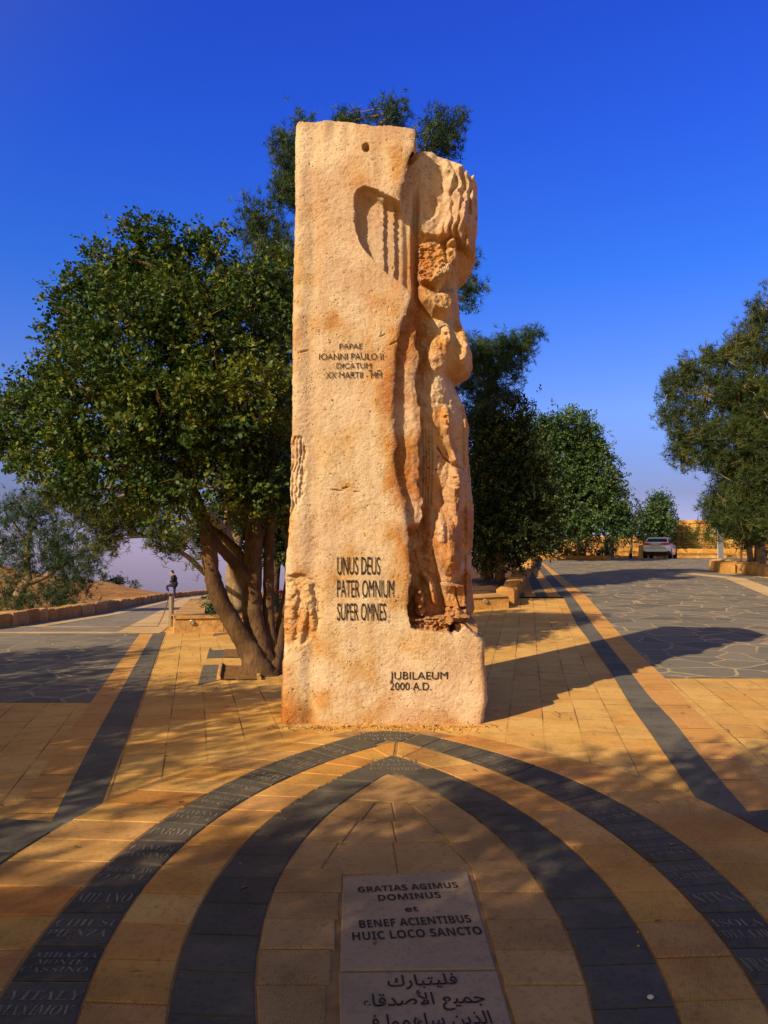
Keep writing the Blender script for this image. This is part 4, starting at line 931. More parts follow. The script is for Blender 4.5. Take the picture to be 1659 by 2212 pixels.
pw.box(((X(1452, 57) + X(1660, 57)) / 2, 57.42, GZ + .30), (X(1660, 57) - X(1452, 57), .62, .055), 0, .9, .012)
tag(pw.build('retaining_wall', MT['ashlar']), 'two-course retaining wall with a thin ledge under the oleanders', 'wall', kind='thing')
kw = MB(); courses(kw, X(1149, 48.6), X(1318, 48.6), 48.8, 1.15, 1.33 + .27, .45, .4, .55, .9, .03)
tag(kw.build('kerb_wall', MT['ashlar']), 'low kerb wall of sunlit blocks in front of the clipped shrubs', 'wall', kind='thing')

kw2 = MB(); courses(kw2, X(1319, 52), X(1460, 52), 56.6, 1.2, 1.55, .35, .4, .6, 1.0, .03)
tag(kw2.build('kerb_wall', MT['ashlar']), 'lowest kerb of pale blocks seen under and beside the silver car', 'wall', kind='thing')
# ribbed metal gate leaf
def build_gate():
    Y = 46.0; b = (X(1557, Y), Y, float(ground(X(1557, Y), Y))); r = thing('metal_gate', 'grey ribbed metal gate leaf standing on end beside the low wall', 'gate', b)
    m = MB(); h = 2.25
    for i in range(5):
        m.box((b[0] - .18 + i * .095, b[1] + i * .06, b[2] + h / 2), (.075, .05, h), .5, .5, .012)
    m.build('ribbed_panel', MT['grey_metal'], r, loc=b)
    f = MB(); f.box((b[0] + .01, b[1] + .17, b[2] + h / 2), (.46, .03, h - .02), .56, .5, .008); f.build('back_sheet', MT['grey_metal'], r, loc=b)
build_gate()
sgn = MB(); c = P(1568, 1144, 58); sgn.box((c[0], 59.9, c[2]), (.28, .06, .42), 0, .5, .01); tag(sgn.build('wall_box', MT['bin']), 'small pale box fixed on the ashlar wall near the gate', 'box', kind='thing')
def build_bin():
    Y = 47.0; c = P(1202, 1195, Y); r = thing('litter_bin', 'grey cylindrical litter bin on a post before the shrubs', 'litter bin', (c[0], Y, c[2]))
    m = MB(); m.lathe([(.11, .0), (.125, .02), (.125, .36), (.13, .37), (.13, .39), (.115, .39), (.11, .1)], (0, 0, 0), 20); m.build('barrel', MT['bin'], r)
    p = MB(); p.tube([(0, .14, float(ground(c[0], Y)) - c[2] - .05), (0, .14, .3)], .022, 8); p.build('post', MT['grey_metal'], r)
build_bin()
bo = MB(); Y = 52.5; xb = X(1383.5, Y); gb = float(ground(xb, Y)); bo.lathe([(.15, -.1), (.14, .45), (.135, .82), (.11, .9), (.04, .93)], (xb, Y, gb), 20); tag(bo.build('stone_bollard', MT['cap']), 'round-topped pale stone bollard at the silver car\'s corner', 'bollard', kind='thing')
bb = MB(); Y = 53.5; xb = X(1361, Y); bb.box((xb, Y, float(ground(xb, Y)) + .17), (.2, .2, .36), 0, .5, .02, .9); tag(bb.build('black_box', MT['black']), 'small black box standing on the paving by the gatehouse', 'box', kind='thing')

# bollard and chain
def build_bollard():
    x, y = at(369.5, 1353.5); g = float(ground(x, y)); r = thing('metal_bollard', 'dull metal tube bollard with a flat top where the paving meets the sloping road', 'bollard', (x, y, g))
    m = MB(); m.lathe([(.058, -.05), (.058, .70), (.055, .705)], (0, 0, 0), 24); m.build('post', MT['metal'], r, smooth=False)
    cpb = MB(); cpb.lathe([(.059, .700), (.060, .708), (.060, .716), (.052, .722)], (0, 0, 0), 24); cpb.build('cap', MT['metal'], r)
    e = MB(); a = np.linspace(0, 2 * np.pi, 9); e.tube(np.c_[-.058 - .018 + .02 * np.cos(a), 0 * a - .01, .64 + .02 * np.sin(a)], .005, 6); e.build('eye_ring', MT['chain'], r)
    ch = MB(); path = [np.array([x - .085, y - .01, g + .62])]
    for k in range(15): path.append(path[-1] + np.array([-.008 - .001 * k, .0, -.0395]))
    p = path[-1]; p[2] = g + .012
    for k in range(26): path.append(path[-1] + np.array([-.034, -.006 * math.sin(k * .7), 0]))
    for q in ((.06, 0), (.1, .02), (.14, -.01)): pass
    for i, (a_, b_) in enumerate(zip(path[:-1], path[1:])):
        c = (a_ + b_) / 2; d = (b_ - a_) / np.linalg.norm(b_ - a_); s = np.cross(d, [0, 1, 0]) if i % 2 else np.array([0, 1, 0.]); s = s - d * (s @ d); s /= np.linalg.norm(s) + 1e-9
        t = np.linspace(0, 2 * np.pi, 11); ch.tube([c + d * .027 * math.cos(q) + s * .015 * math.sin(q) for q in t], .0052, 5, cap=False)
    tag(ch.build('iron_chain', MT['chain']), 'rusty iron chain hanging from the metal bollard and trailing on the paving', 'chain', kind='thing')
build_bollard()
def build_pit():
    w = [at(*q) for q in [(472, 1468), (560, 1468), (556, 1437), (478, 1437)]]; c = np.mean(w, 0); t = thing('tree_pit', 'square earth pit with a stone rim at the leaning tree\'s foot', 'tree pit', (c[0], c[1], 0))
    m = MB(); m.add([(x - c[0], y - c[1], .010) for x, y in w], [(0, 1, 2, 3)], .5); m.build('earth', MT['soil_dry'], t)
    r = MB(); ring = w[::-1]
    for a, b in ((w[3], w[0]), (w[2], w[3]), (w[1], w[2])):
        a, b = np.array(a), np.array(b); mid = (a + b) / 2 - c; d = b - a
        r.box((mid[0], mid[1], .02), (np.linalg.norm(d) - .01, .05, .06), math.atan2(d[1], d[0]), .5, .01)
    r.build('rim', MT['cap'], t)
MT['soil_dry'] = rough_stone('dry_earth', [(0.26, 0.13, 0.05), (0.34, 0.18, 0.07)], 9, 0.05)
build_pit()
w = [at(*q) for q in [(482, 1420), (600, 1420), (600, 1403), (486, 1403)]]; mb = MB(); mb.add([(x, y, .012) for x, y in w], [(0, 1, 2, 3)]); tag(mb.build('earth_strip', MT['soil_dry']), kind='structure')

# ------------------------------------------------------------------ trees
MT['carob'] = leaf_mat('carob_leaf', (0.020, 0.050, 0.016), (0.050, 0.098, 0.022), (0.150, 0.165, 0.022), 0.5, 0.22, 0.22)
MT['pine'] = leaf_mat('pine_needle', (0.016, 0.046, 0.026), (0.036, 0.082, 0.036), (0.085, 0.130, 0.042), 0.6, 0.15, 0.25)
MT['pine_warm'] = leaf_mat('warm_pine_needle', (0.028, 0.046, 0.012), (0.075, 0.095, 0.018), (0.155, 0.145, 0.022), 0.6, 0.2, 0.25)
MT['pine_mid'] = leaf_mat('olive_pine_needle', (0.020, 0.042, 0.016), (0.050, 0.082, 0.024), (0.130, 0.140, 0.028), 0.6, 0.18, 0.25)
MT['cypress'] = leaf_mat('dark_evergreen_leaf', (0.012, 0.026, 0.011), (0.032, 0.054, 0.016), (0.100, 0.110, 0.022), 0.6, 0.1, 0.2)
MT['shrub'] = leaf_mat('shrub_leaf', (0.025, 0.060, 0.014), (0.060, 0.115, 0.022), (0.120, 0.170, 0.030), 0.5, 0.25, 0.3)
MT['round_leaf'] = leaf_mat('round_tree_leaf', (0.026, 0.064, 0.028), (0.062, 0.122, 0.042), (0.130, 0.185, 0.052), 0.5, 0.22, 0.3)
MT['bark'] = bark_mat('brown_bark', (0.085, 0.048, 0.025), (0.185, 0.110, 0.056))  # darkened to stand in for the crown's shade on the stems
MT['bark_grey'] = bark_mat('grey_bark', (0.20, 0.14, 0.09), (0.36, 0.26, 0.16))
MT['bark_pale'] = bark_mat('pale_dead_bark', (0.26, 0.19, 0.13), (0.46, 0.36, 0.25))
def unit(n):
    v = rng.normal(0, 1, (n, 3)); return v / np.linalg.norm(v, axis=1)[:, None]
def lobe_points(lobes, per_m2, spread, per_clump):
    """clump centres near the shells of the lobes, then twig points round them"""
    cs, ds = [], []
    for c, r in lobes:
        n = max(3, int(per_m2 * r[0] * r[2] * 4)); d = unit(n); k = rng.uniform(0.25, 1.0, n) ** 0.45 * np.where(rng.random(n) < .16, rng.uniform(1.05, 1.38, n), 1.0)
        cs.append(c + d * r * k[:, None]); ds.append(d)
    cs, ds = np.concatenate(cs), np.concatenate(ds); m = len(cs)
    p = np.repeat(cs, per_clump, 0) + rng.normal(0, 1, (m * per_clump, 3)) * spread
    tint = np.repeat(np.clip(rng.normal(.43, .25, m), 0, 1), per_clump); out = np.repeat(ds, per_clump, 0)
    return cs, p, out, tint
def leaves(name, p, out, tint, mat, parent, loc, kind, size):
    n = len(p); p = p - np.asarray(loc)
    if kind == 'needle':
        k = 13; d = out * .5 + unit(n) * .7 + np.array([0, 0, .35]); d /= np.linalg.norm(d, axis=1)[:, None]
        dd = d[:, None, :] * .75 + unit(n * k).reshape(n, k, 3) * .75; dd /= np.linalg.norm(dd, axis=2)[:, :, None]
        b = p[:, None, :] - d[:, None, :] * size * rng.uniform(0, .9, (n, k, 1)); s = np.cross(dd, unit(n * k).reshape(n, k, 3)); s /= np.linalg.norm(s, axis=2)[:, :, None] + 1e-9
        L_ = size * rng.uniform(.7, 1.15, (n, k, 1)); w = size * .042
        v = np.stack([b - s * w, b + s * w, b + dd * L_], 2).reshape(-1, 3); t = np.repeat(tint, k * 3) + np.repeat(rng.normal(0, .12, n * k), 3)
        return raw_mesh(name, v, np.arange(len(v)), 3, mat, parent, np.clip(t, 0, 1))
    k = 7; d = out * .6 + unit(n) * .8 + np.array([0, 0, .2]); d /= np.linalg.norm(d, axis=1)[:, None]
    sd = np.cross(d, unit(n)); sd /= np.linalg.norm(sd, axis=1)[:, None] + 1e-9
    i = np.arange(k); along = (i // 2) * .62 * size; sgn_ = np.where(i % 2, 1, -1) * np.where(i == k - 1, 0, 1)
    b = p[:, None, :] + d[:, None, :] * along[None, :, None]
    ld = d[:, None, :] * .5 + sd[:, None, :] * sgn_[None, :, None] + .35 * unit(n * k).reshape(n, k, 3); ld /= np.linalg.norm(ld, axis=2)[:, :, None]
    up = unit(n * k).reshape(n, k, 3) * .8 + np.array([0, 0, .8]) + out[:, None, :] * .3; s = np.cross(ld, up); s /= np.linalg.norm(s, axis=2)[:, :, None] + 1e-9
    L_ = size * rng.uniform(.75, 1.2, (n, k, 1)); w = L_ * .34
    if kind == 'slim': w = L_ * .13
    v = np.stack([b, b + ld * L_ * .5 - s * w, b + ld * L_, b + ld * L_ * .55 + s * w], 2).reshape(-1, 3)
    t = np.repeat(tint, k * 4) + np.repeat(rng.normal(0, .20, n * k), 4)
    return raw_mesh(name, v, np.arange(len(v)), 4, mat, parent, np.clip(t, 0, 1))
def px_lobes(tab, Y):
    r = []
    for px, py, rx, ry, *dy in tab:
        y = Y + (dy[0] if dy else 0); c = P(px, py, y); k = y / FPX; r.append((c, np.array([rx * k, (rx + ry) * .5 * k, ry * k])))
    return r
def curve(a, b, n=6, sag=0.0, wob=0.1):
    a, b = np.asarray(a, float), np.asarray(b, float); t = np.linspace(0, 1, n)[:, None]; l = np.linalg.norm(b - a)
    o = rng.normal(0, wob * l * .5, 3); return a * (1 - t) + b * t + np.sin(t * np.pi) * (o + [0, 0, sag * l])
def tree(name, label, Y, base, limbs, lobes, kind, size, mat, bark, dens, group=None, cat='tree', per=6, spread=.13, twigs=1, tintf=None, twr=.012):
    """limbs: tapered polylines of (px, py, dY, radius m); lobes: (px, py, rx, ry, dY) in reference pixels, given real depth and thickness"""
    base = np.array(base, float); root = thing(name, label, cat, base, 0, group)
    L3 = px_lobes(lobes, Y); tr = MB(); ends = []
    for lb in limbs:
        pts = [P(q[0], q[1], Y + q[2]) for q in lb]; rad = [q[3] for q in lb]
        pts = np.array(pts); n = len(pts); s = np.linspace(0, n - 1, (n - 1) * 5 + 1)
        # smooth the polyline
        sp = np.stack([np.interp(s, np.arange(n), pts[:, i]) for i in range(3)], 1); kern = np.array([1, 2, 3, 2, 1]) / 9
        sm = sp.copy()
        for i in range(3): sm[2:-2, i] = np.convolve(sp[:, i], kern, 'valid')
        tr.tube(sm - base, np.interp(s, np.arange(n), rad) * 1.12, 10, .5, .06); ends += [sm[min(int(len(sm) * f), len(sm) - 1)] for f in (.55, .75, 1.0)]
    tr.build('trunk', bark, root, smooth=True); ends = np.array(ends)
    cs, p, out, tint = lobe_points(L3, dens, spread, per)
    if tintf is not None: tint = np.clip(tint + tintf(p), 0, 1)
    br = MB()
    for c, r in L3:
        e = ends[np.argmin(np.linalg.norm(ends - c, axis=1) + 0.4 * np.maximum(0, ends[:, 2] - c[2]))]; rr = 0.012 + .012 * np.linalg.norm(c - e)
        br.tube(curve(e, c, 7, .06) - base, np.linspace(min(rr, .07), .012, 7), 6, .5, .08)
    lc = np.array([c for c, r in L3])
    if twigs:
        for c in cs[::twigs]:
            q = lc[np.argmin(np.linalg.norm(lc - c, axis=1))]; br.tube(curve(q, c, 4, 0, .2) - base, np.linspace(twr, twr * .35, 4), 4, .6, cap=False)
    br.build('branches', bark, root)
    leaves('crown', p, out, tint, mat, root, base, kind, size)
    return root
def gp(px, py): x, y = at(px, py); return (x, y, float(ground(x, y)))

# the leaning many-stemmed carob
b0 = P(565, 1458, 10.5); b0[2] = 0
tree('carob_tree', 'big dark-leaved tree with several leaning brown stems beside the monument', 10.5, b0,
     [[(572, 1475, 0, .22), (556, 1440, 0, .17), (534, 1397, 0, .125), (509, 1356, -.05, .112), (485, 1315, -.1, .105), (466, 1274, -.15, .10), (456, 1233, -.2, .095), (452, 1182, -.25, .085), (438, 1110, -.3, .065), (400, 1010, -.3, .045), (360, 880, -.3, .025)],
      [(578, 1465, .1, .19), (560, 1400, .15, .15), (547, 1340, .2, .13), (544, 1295, .25, .125), (546, 1213, .3, .115), (550, 1152, .3, .10), (540, 1050, .3, .08), (520, 900, .2, .055), (480, 700, .1, .03)],
      [(548, 1300, .22, .085), (532, 1252, .2, .075), (509, 1219, .15, .068), (480, 1190, .1, .055), (440, 1130, 0, .04), (380, 1060, -.3, .028)],
      [(543, 1260, .3, .07), (530, 1220, .35, .062), (515, 1190, .4, .055), (486, 1163, .4, .045), (430, 1120, .5, .03)],
      [(585, 1465, .1, .14), (591, 1428, .2, .10), (581, 1356, .3, .075), (579, 1295, .35, .07), (581, 1213, .4, .066), (583, 1152, .4, .06), (590, 1000, .4, .045), (580, 800, .3, .028)],
      [(582, 1465, 0, .13), (597, 1417, .2, .09), (607, 1366, .4, .075), (612, 1325, .5, .065), (625, 1250, .6, .05), (620, 1100, .7, .03)]],
     [(330, 550, 72, 68, .2), (245, 605, 72, 68, 0), (425, 580, 80, 70, .2), (158, 705, 44, 54, 0), (198, 665, 58, 60, .3), (290, 700, 130, 110, -.6), (430, 700, 120, 110, -.5), (540, 670, 100, 110, .2), (600, 640, 45, 90, .6),
      (140, 780, 42, 60, .2), (95, 880, 70, 75, 0), (45, 940, 55, 60, .2), (200, 850, 140, 110, -.7), (350, 880, 140, 120, -.9), (500, 860, 130, 130, -.7), (585, 800, 60, 150, .2), (120, 985, 95, 60, -.2), (260, 1020, 140, 80, -.6),
      (420, 1050, 130, 75, -.7), (555, 1010, 90, 100, -.3), (600, 960, 45, 150, .3), (330, 640, 110, 90, .9), (450, 900, 140, 140, .9), (250, 900, 130, 120, .8), (560, 1080, 70, 70, .5), (330, 490, 26, 30, .1), (212, 550, 28, 24, 0), (455, 530, 35, 28, .2), (108, 650, 15, 22, 0), (114, 700, 22, 32, 0), (145, 620, 22, 26, 0), (15, 930, 30, 40, 0), (20, 985, 26, 24, 0)],
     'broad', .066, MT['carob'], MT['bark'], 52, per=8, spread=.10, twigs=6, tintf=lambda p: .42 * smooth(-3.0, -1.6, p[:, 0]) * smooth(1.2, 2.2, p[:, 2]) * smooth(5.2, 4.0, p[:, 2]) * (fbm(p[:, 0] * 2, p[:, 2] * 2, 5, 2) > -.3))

# tall pine behind the monument
tree('pine_tree', 'tall pine whose tufted tips show over the monument top', 20.5, gp(760, 1275) if False else (P(640, 1260, 20.5)[0], 20.5, 0.1),
     [[(505, 1320, 0, .17), (500, 1240, 0, .16), (520, 1100, .2, .15), (600, 800, .4, .13), (690, 520, .4, .09), (760, 330, .2, .05), (850, 240, 0, .02)],
      [(600, 800, .4, .08), (600, 620, .2, .06), (570, 480, 0, .03)], [(690, 520, .4, .06), (860, 400, .3, .05), (960, 290, 0, .025)], [(690, 620, .4, .07), (900, 640, .3, .05), (1020, 600, 0, .02)]],
     [(650, 268, 30, 20), (625, 330, 40, 50), (615, 410, 35, 45), (630, 370, 30, 90, .5), (558, 462, 42, 34), (545, 500, 30, 26), (590, 510, 55, 35), (760, 248, 34, 24), (735, 262, 40, 14), (845, 240, 40, 26), (830, 262, 50, 16), (955, 272, 50, 34), (965, 310, 45, 26), (925, 300, 36, 30), (1000, 255, 14, 18),
      (1010, 560, 22, 26), (1020, 622, 26, 24), (985, 600, 30, 60), (1000, 650, 22, 20), (700, 420, 90, 90, .5), (820, 420, 90, 90, .5), (620, 560, 60, 40, .3), (760, 560, 105, 105, .6), (880, 570, 85, 95, .6), (800, 720, 120, 105, .8), (900, 800, 85, 95, .8), (740, 860, 100, 110, .8), (860, 970, 100, 110, 1.0)],
     'needle', .20, MT['pine'], MT['bark_grey'], 25, per=8, spread=.13, twigs=2)
# lower pine with a wing reaching over the car road
tree('pine_tree', 'dark pine with a drooping wing of needles reaching out past the carved figures', 27, (P(1040, 1240, 27)[0], 27, .6),
     [[(1050, 1270, 0, .16), (1045, 1150, 0, .15), (1040, 1000, 0, .12), (1045, 880, 0, .09), (1060, 800, 0, .06), (1120, 745, 0, .03)]],
     [(1148, 724, 26, 14), (1110, 738, 36, 22), (1060, 765, 48, 34), (1020, 760, 40, 40), (1090, 795, 45, 32), (1040, 830, 52, 44), (1075, 855, 40, 30), (1050, 900, 50, 50), (1125, 760, 30, 20)],
     'needle', .22, MT['pine'], MT['bark'], 24, per=9, spread=.15, twigs=2)
# dense dark evergreens beside the road
tree('evergreen_tree', 'dense dark evergreen closing the gap beside the carved figures', 25, (P(1075, 1225, 25)[0], 25, .6),
     [[(1080, 1255, 0, .15), (1078, 1100, 0, .12), (1085, 960, 0, .06)], [(1060, 1250, .2, .09), (1055, 1120, .2, .06)]],
     [(1090, 915, 45, 40), (1115, 890, 22, 22), (1075, 980, 55, 60), (1130, 985, 45, 60), (1060, 1060, 45, 70), (1115, 1070, 70, 70), (1060, 1150, 40, 60), (1110, 1150, 60, 45), (1160, 1060, 40, 60), (1090, 1050, 80, 110, 1.2), (1150, 1130, 40, 40, .4), (1045, 1000, 26, 80, .3), (1045, 1120, 28, 80, .5), (1050, 1195, 30, 36, .4), (1100, 1185, 50, 30, .8), (1170, 1150, 30, 40, 1), (1050, 930, 30, 50, .4)],
     'broad', .10, MT['cypress'], MT['bark'], 26, per=10, spread=.18, twigs=5)
tree('shrub', 'yellow-green bush with bare lower stems beside the rough planter wall', 29, (P(1160, 1205, 29)[0], 29, .8),
     [[(1155, 1212, 0, .04), (1160, 1170, 0, .03), (1170, 1130, 0, .015)], [(1150, 1212, .1, .035), (1142, 1180, .1, .025), (1135, 1150, 0, .012)]],
     [(1168, 1118, 34, 26), (1150, 1142, 36, 24), (1185, 1140, 26, 24)], 'broad', .075, MT['pine_warm'], MT['bark_grey'], 22, None, 'shrub', 6, .15, 4)
# round-headed trees at the end of the road
tree('broadleaf_tree', 'wide round-headed green tree over the clipped shrubs', 46, (P(1255, 1200, 50)[0], 50, 1.4),
     [[(1250, 1206, 4, .14), (1250, 1165, 3, .12), (1240, 1090, 1, .09), (1230, 980, 0, .05)], [(1262, 1204, 4, .09), (1268, 1165, 3, .07), (1280, 1090, 1, .04)]],
     [(1230, 930, 55, 36), (1180, 955, 40, 34), (1278, 945, 26, 34), (1200, 1010, 60, 50), (1270, 1025, 50, 55), (1305, 1075, 30, 45), (1240, 1090, 70, 45), (1185, 1085, 45, 50), (1290, 1120, 40, 36), (1230, 1135, 55, 28), (1170, 1020, 40, 60), (1240, 1020, 70, 70, 2), (1295, 985, 16, 30), (1330, 1110, 26, 40), (1345, 1140, 26, 34), (1150, 1000, 30, 60), (1155, 1080, 40, 60), (1165, 930, 26, 30), (1325, 1050, 16, 24)],
     'broad', .17, MT['round_leaf'], MT['bark_grey'], 11, per=9, spread=.26, twigs=4)
tree('broadleaf_tree', 'small leafy tree just behind the silver car\'s roof', 57, (P(1400, 1200, 58.5)[0], 58.5, 1.4),
     [[(1405, 1203, 1, .08), (1405, 1160, 1, .06), (1418, 1110, 0, .03)]],
     [(1425, 1098, 26, 20), (1418, 1125, 34, 22), (1400, 1145, 30, 20), (1438, 1140, 22, 22), (1390, 1128, 20, 18), (1430, 1085, 12, 12)], 'broad', .17, MT['round_leaf'], MT['bark_grey'], 14, per=8, spread=.25, twigs=6)
tree('broadleaf_tree', 'thin grey half-bare tree left of the leafy one behind the car'.replace('left of', 'next to'), 56, (P(1365, 1200, 58)[0], 58, 1.4),
     [[(1362, 1203, 1, .08), (1366, 1150, 1, .06), (1372, 1100, 0, .02)], [(1364, 1165, 1, .04), (1350, 1120, 0, .02)]],
     [(1352, 1100, 22, 22), (1340, 1125, 24, 26), (1372, 1115, 18, 22), (1345, 1150, 26, 18), (1375, 1145, 16, 14)], 'broad', .15, MT['cypress'], MT['bark_grey'], 5, per=5, spread=.25, twigs=2)
# big pine over the low wall
tree('pine_tree', 'broad pine with pale dead twigs leaning over the low block wall', 30, (P(1640, 1200, 36)[0], 36, .85),
     [[(1642, 1222, 6, .22), (1640, 1120, 5, .19), (1640, 980, 2, .16), (1630, 850, 1, .12), (1610, 740, 0, .06)], [(1640, 1060, 4, .10), (1585, 1000, 1, .06), (1530, 930, 0, .03)], [(1636, 930, 2, .09), (1560, 870, 0, .055), (1480, 830, 0, .02)], [(1622, 1215, 6, .13), (1610, 1130, 5, .1), (1590, 1080, 3, .06)]],
     [(1648, 672, 22, 40), (1625, 715, 34, 34), (1590, 745, 34, 24), (1640, 770, 40, 44), (1560, 770, 36, 22), (1530, 768, 16, 18), (1500, 800, 40, 24), (1465, 828, 34, 26), (1445, 848, 22, 16), (1452, 895, 30, 30), (1525, 850, 50, 46), (1595, 840, 50, 56), (1500, 925, 44, 40), (1580, 945, 60, 60), (1480, 975, 36, 22), (1470, 945, 26, 22), (1540, 990, 34, 22), (1490, 1000, 26, 14), (1545, 1010, 18, 14),
      (1610, 1045, 50, 50), (1560, 1085, 40, 34), (1640, 980, 40, 90), (1650, 880, 30, 70), (1585, 1125, 50, 36), (1645, 1100, 36, 60), (1640, 1150, 44, 30, 2), (1555, 1120, 34, 30), (1630, 900, 60, 90, 2), (1600, 1060, 60, 80, 2.5), (1700, 900, 60, 160, 1), (1700, 1080, 50, 90, 1)],
     'needle', .27, MT['pine_mid'], MT['bark_pale'], 17, per=9, spread=.18, twigs=1, twr=.022)
tree('shrub', 'dark tangled shrub at the foot of the broad pine', 38, (P(1600, 1200, 38)[0], 38, 1.0), [[(1600, 1215, 0, .06), (1602, 1180, 0, .05), (1606, 1150, 0, .03)], [(1640, 1215, 0, .06), (1642, 1150, 0, .03)]],
     [(1600, 1150, 34, 24), (1640, 1155, 34, 34), (1660, 1180, 30, 30), (1580, 1140, 22, 16)], 'broad', .10, MT['cypress'], MT['bark'], 12, None, 'shrub', 6, .2, 4)
# pine beyond the parapet
tree('pine_tree', 'open pine with a bent trunk growing beyond the parapet wall', 27, (P(36, 1300, 27)[0], 27, -.6),
     [[(28, 1310, 0, .17), (40, 1285, 0, .16), (52, 1262, 0, .15), (62, 1255, 0, .12), (58, 1220, 0, .10), (60, 1170, 0, .08), (70, 1120, 0, .05), (95, 1080, 0, .02)], [(56, 1262, 0, .10), (90, 1250, 0, .08), (130, 1225, 0, .06), (175, 1195, 0, .03)], [(60, 1180, 0, .05), (30, 1130, 0, .03)]],
     [(45, 1085, 34, 22), (15, 1110, 30, 26), (110, 1082, 34, 22), (75, 1118, 44, 30), (30, 1155, 40, 34), (115, 1145, 44, 34), (165, 1180, 44, 34), (95, 1195, 50, 30), (192, 1205, 30, 20), (165, 1232, 40, 26), (130, 1215, 40, 30), (60, 1235, 40, 22), (15, 1275, 34, 30), (95, 1290, 46, 24), (150, 1275, 44, 28), (180, 1268, 20, 18), (40, 1305, 40, 18), (125, 1310, 40, 14), (0, 1190, 30, 40)],
     'needle', .22, MT['pine'], MT['bark_grey'], 15, per=8, spread=.19, twigs=2)
# pine behind the carob, its fringe hanging below the dark crown
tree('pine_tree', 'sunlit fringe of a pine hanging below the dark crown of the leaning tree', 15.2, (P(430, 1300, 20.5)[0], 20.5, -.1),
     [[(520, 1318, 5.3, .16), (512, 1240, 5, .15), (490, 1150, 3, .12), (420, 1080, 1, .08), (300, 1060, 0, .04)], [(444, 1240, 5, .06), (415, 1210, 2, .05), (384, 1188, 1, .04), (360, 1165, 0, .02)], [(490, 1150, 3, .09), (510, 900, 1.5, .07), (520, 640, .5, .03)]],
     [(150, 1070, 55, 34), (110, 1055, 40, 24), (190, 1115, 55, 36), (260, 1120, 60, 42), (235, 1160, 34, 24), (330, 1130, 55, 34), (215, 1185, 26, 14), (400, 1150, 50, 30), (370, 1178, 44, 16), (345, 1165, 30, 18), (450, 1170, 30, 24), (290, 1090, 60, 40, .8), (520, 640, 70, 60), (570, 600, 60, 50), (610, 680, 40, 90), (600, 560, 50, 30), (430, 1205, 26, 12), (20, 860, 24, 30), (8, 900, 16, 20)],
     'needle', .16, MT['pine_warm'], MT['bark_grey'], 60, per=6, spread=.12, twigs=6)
# more stems and leaves in the planter
tree('evergreen_tree', 'thick-stemmed evergreen in the planter hidden behind the leaning tree', 21, (P(600, 1300, 21)[0], 21, 0.0),
     [[(588, 1330, 0, .16), (590, 1270, 0, .15), (600, 1180, 0, .12), (610, 1050, 0, .08)], [(548, 1335, .5, .12), (552, 1250, .5, .11), (540, 1150, .5, .09)], [(612, 1300, .2, .06), (640, 1250, .2, .05), (680, 1200, .2, .03)]],
     [(560, 1120, 70, 60), (620, 1100, 50, 90), (500, 1130, 60, 50), (650, 1190, 40, 60), (590, 1180, 40, 40), (620, 980, 50, 90), (560, 960, 70, 90)], 'broad', .09, MT['cypress'], MT['bark'], 40, per=8, spread=.15, twigs=8)

def bush(name, label, lobes, Y, size, mat, dens, kind='broad', group=None, spread=.12, per=6, base=None, cat='shrub'):
    c = P(lobes[0][0], lobes[0][1] + lobes[0][3], Y); b = (c[0], Y, base if base is not None else float(ground(c[0], Y))); root = thing(name, label, cat, b, 0, group)
    L3 = px_lobes(lobes, Y); cs, p, out, tint = lobe_points(L3, dens, spread, per); st = MB()
    p[:, 2] = np.maximum(p[:, 2], b[2] + .03)
    for q in cs[::3]: st.tube(curve([b[0] + (q[0] - b[0]) * .3, Y, b[2] - .05], q, 4, 0, .15) - np.array(b), np.linspace(.02, .006, 4), 4, .5, cap=False)
    st.build('stems', MT['bark_grey'], root); leaves('crown', p, out, tint, mat, root, b, kind, size); return root
for i, (px, h, lab) in enumerate(((1345, 24, 'shaded'), (1482, 38, 'tallest'), (1514, 38, 'middle'), (1548, 36, 'last'))):
    lab = {0: 'shaded oleander in the corner nearest the silver car', 1: 'oleander with two uneven stems against the ashlar wall, next to the car', 2: 'bushy oleander midway along the sunlit ashlar wall', 3: 'oleander partly hidden by the ribbed gate'}[i]
    if i == 0: px = 1450
    bush('oleander', lab, [(px, 1166, 12, 18), (px - 5, 1155, 7, 14), (px + 6, 1160, 8, 16)] if i else [(px, 1170, 14, 16), (px + 4, 1155, 12, 14)], 58.2, .20, MT['shrub'], 9, 'slim', 'oleanders along the ashlar wall', .15, 5, 2.08)
bush('clipped_shrub', 'mass of clipped green shrubs behind the sunlit kerb wall', [(1240, 1184, 36, 17), (1275, 1186, 32, 16), (1210, 1186, 26, 15), (1305, 1192, 22, 10), (1190, 1183, 16, 18)], 50.5, .14, MT['shrub'], 9, 'broad', None, .2, 6, 1.4)
bush('clipped_shrub', 'small shaded shrub by the dark doorway', [(1322, 1188, 10, 14), (1314, 1180, 8, 10)], 54, .13, MT['cypress'], 10, 'broad', None, .15, 6, 1.4)
bush('low_shrub', 'low green shrub with red flowers in the planter beside the leaning tree', [(594, 1300, 16, 16), (606, 1306, 14, 18)], 19, .06, MT['shrub'], 24, 'broad', None, .1, 6, .1)
bush('low_shrub', 'small dark-green plant in the opening of the planter seat', [(458, 1312, 16, 9), (448, 1308, 10, 8), (474, 1308, 14, 12)], 19.5, .06, MT['shrub'], 24, 'broad', None, .08, 6, .05)
fl = MB(); c0 = P(607, 1279, 18.6)
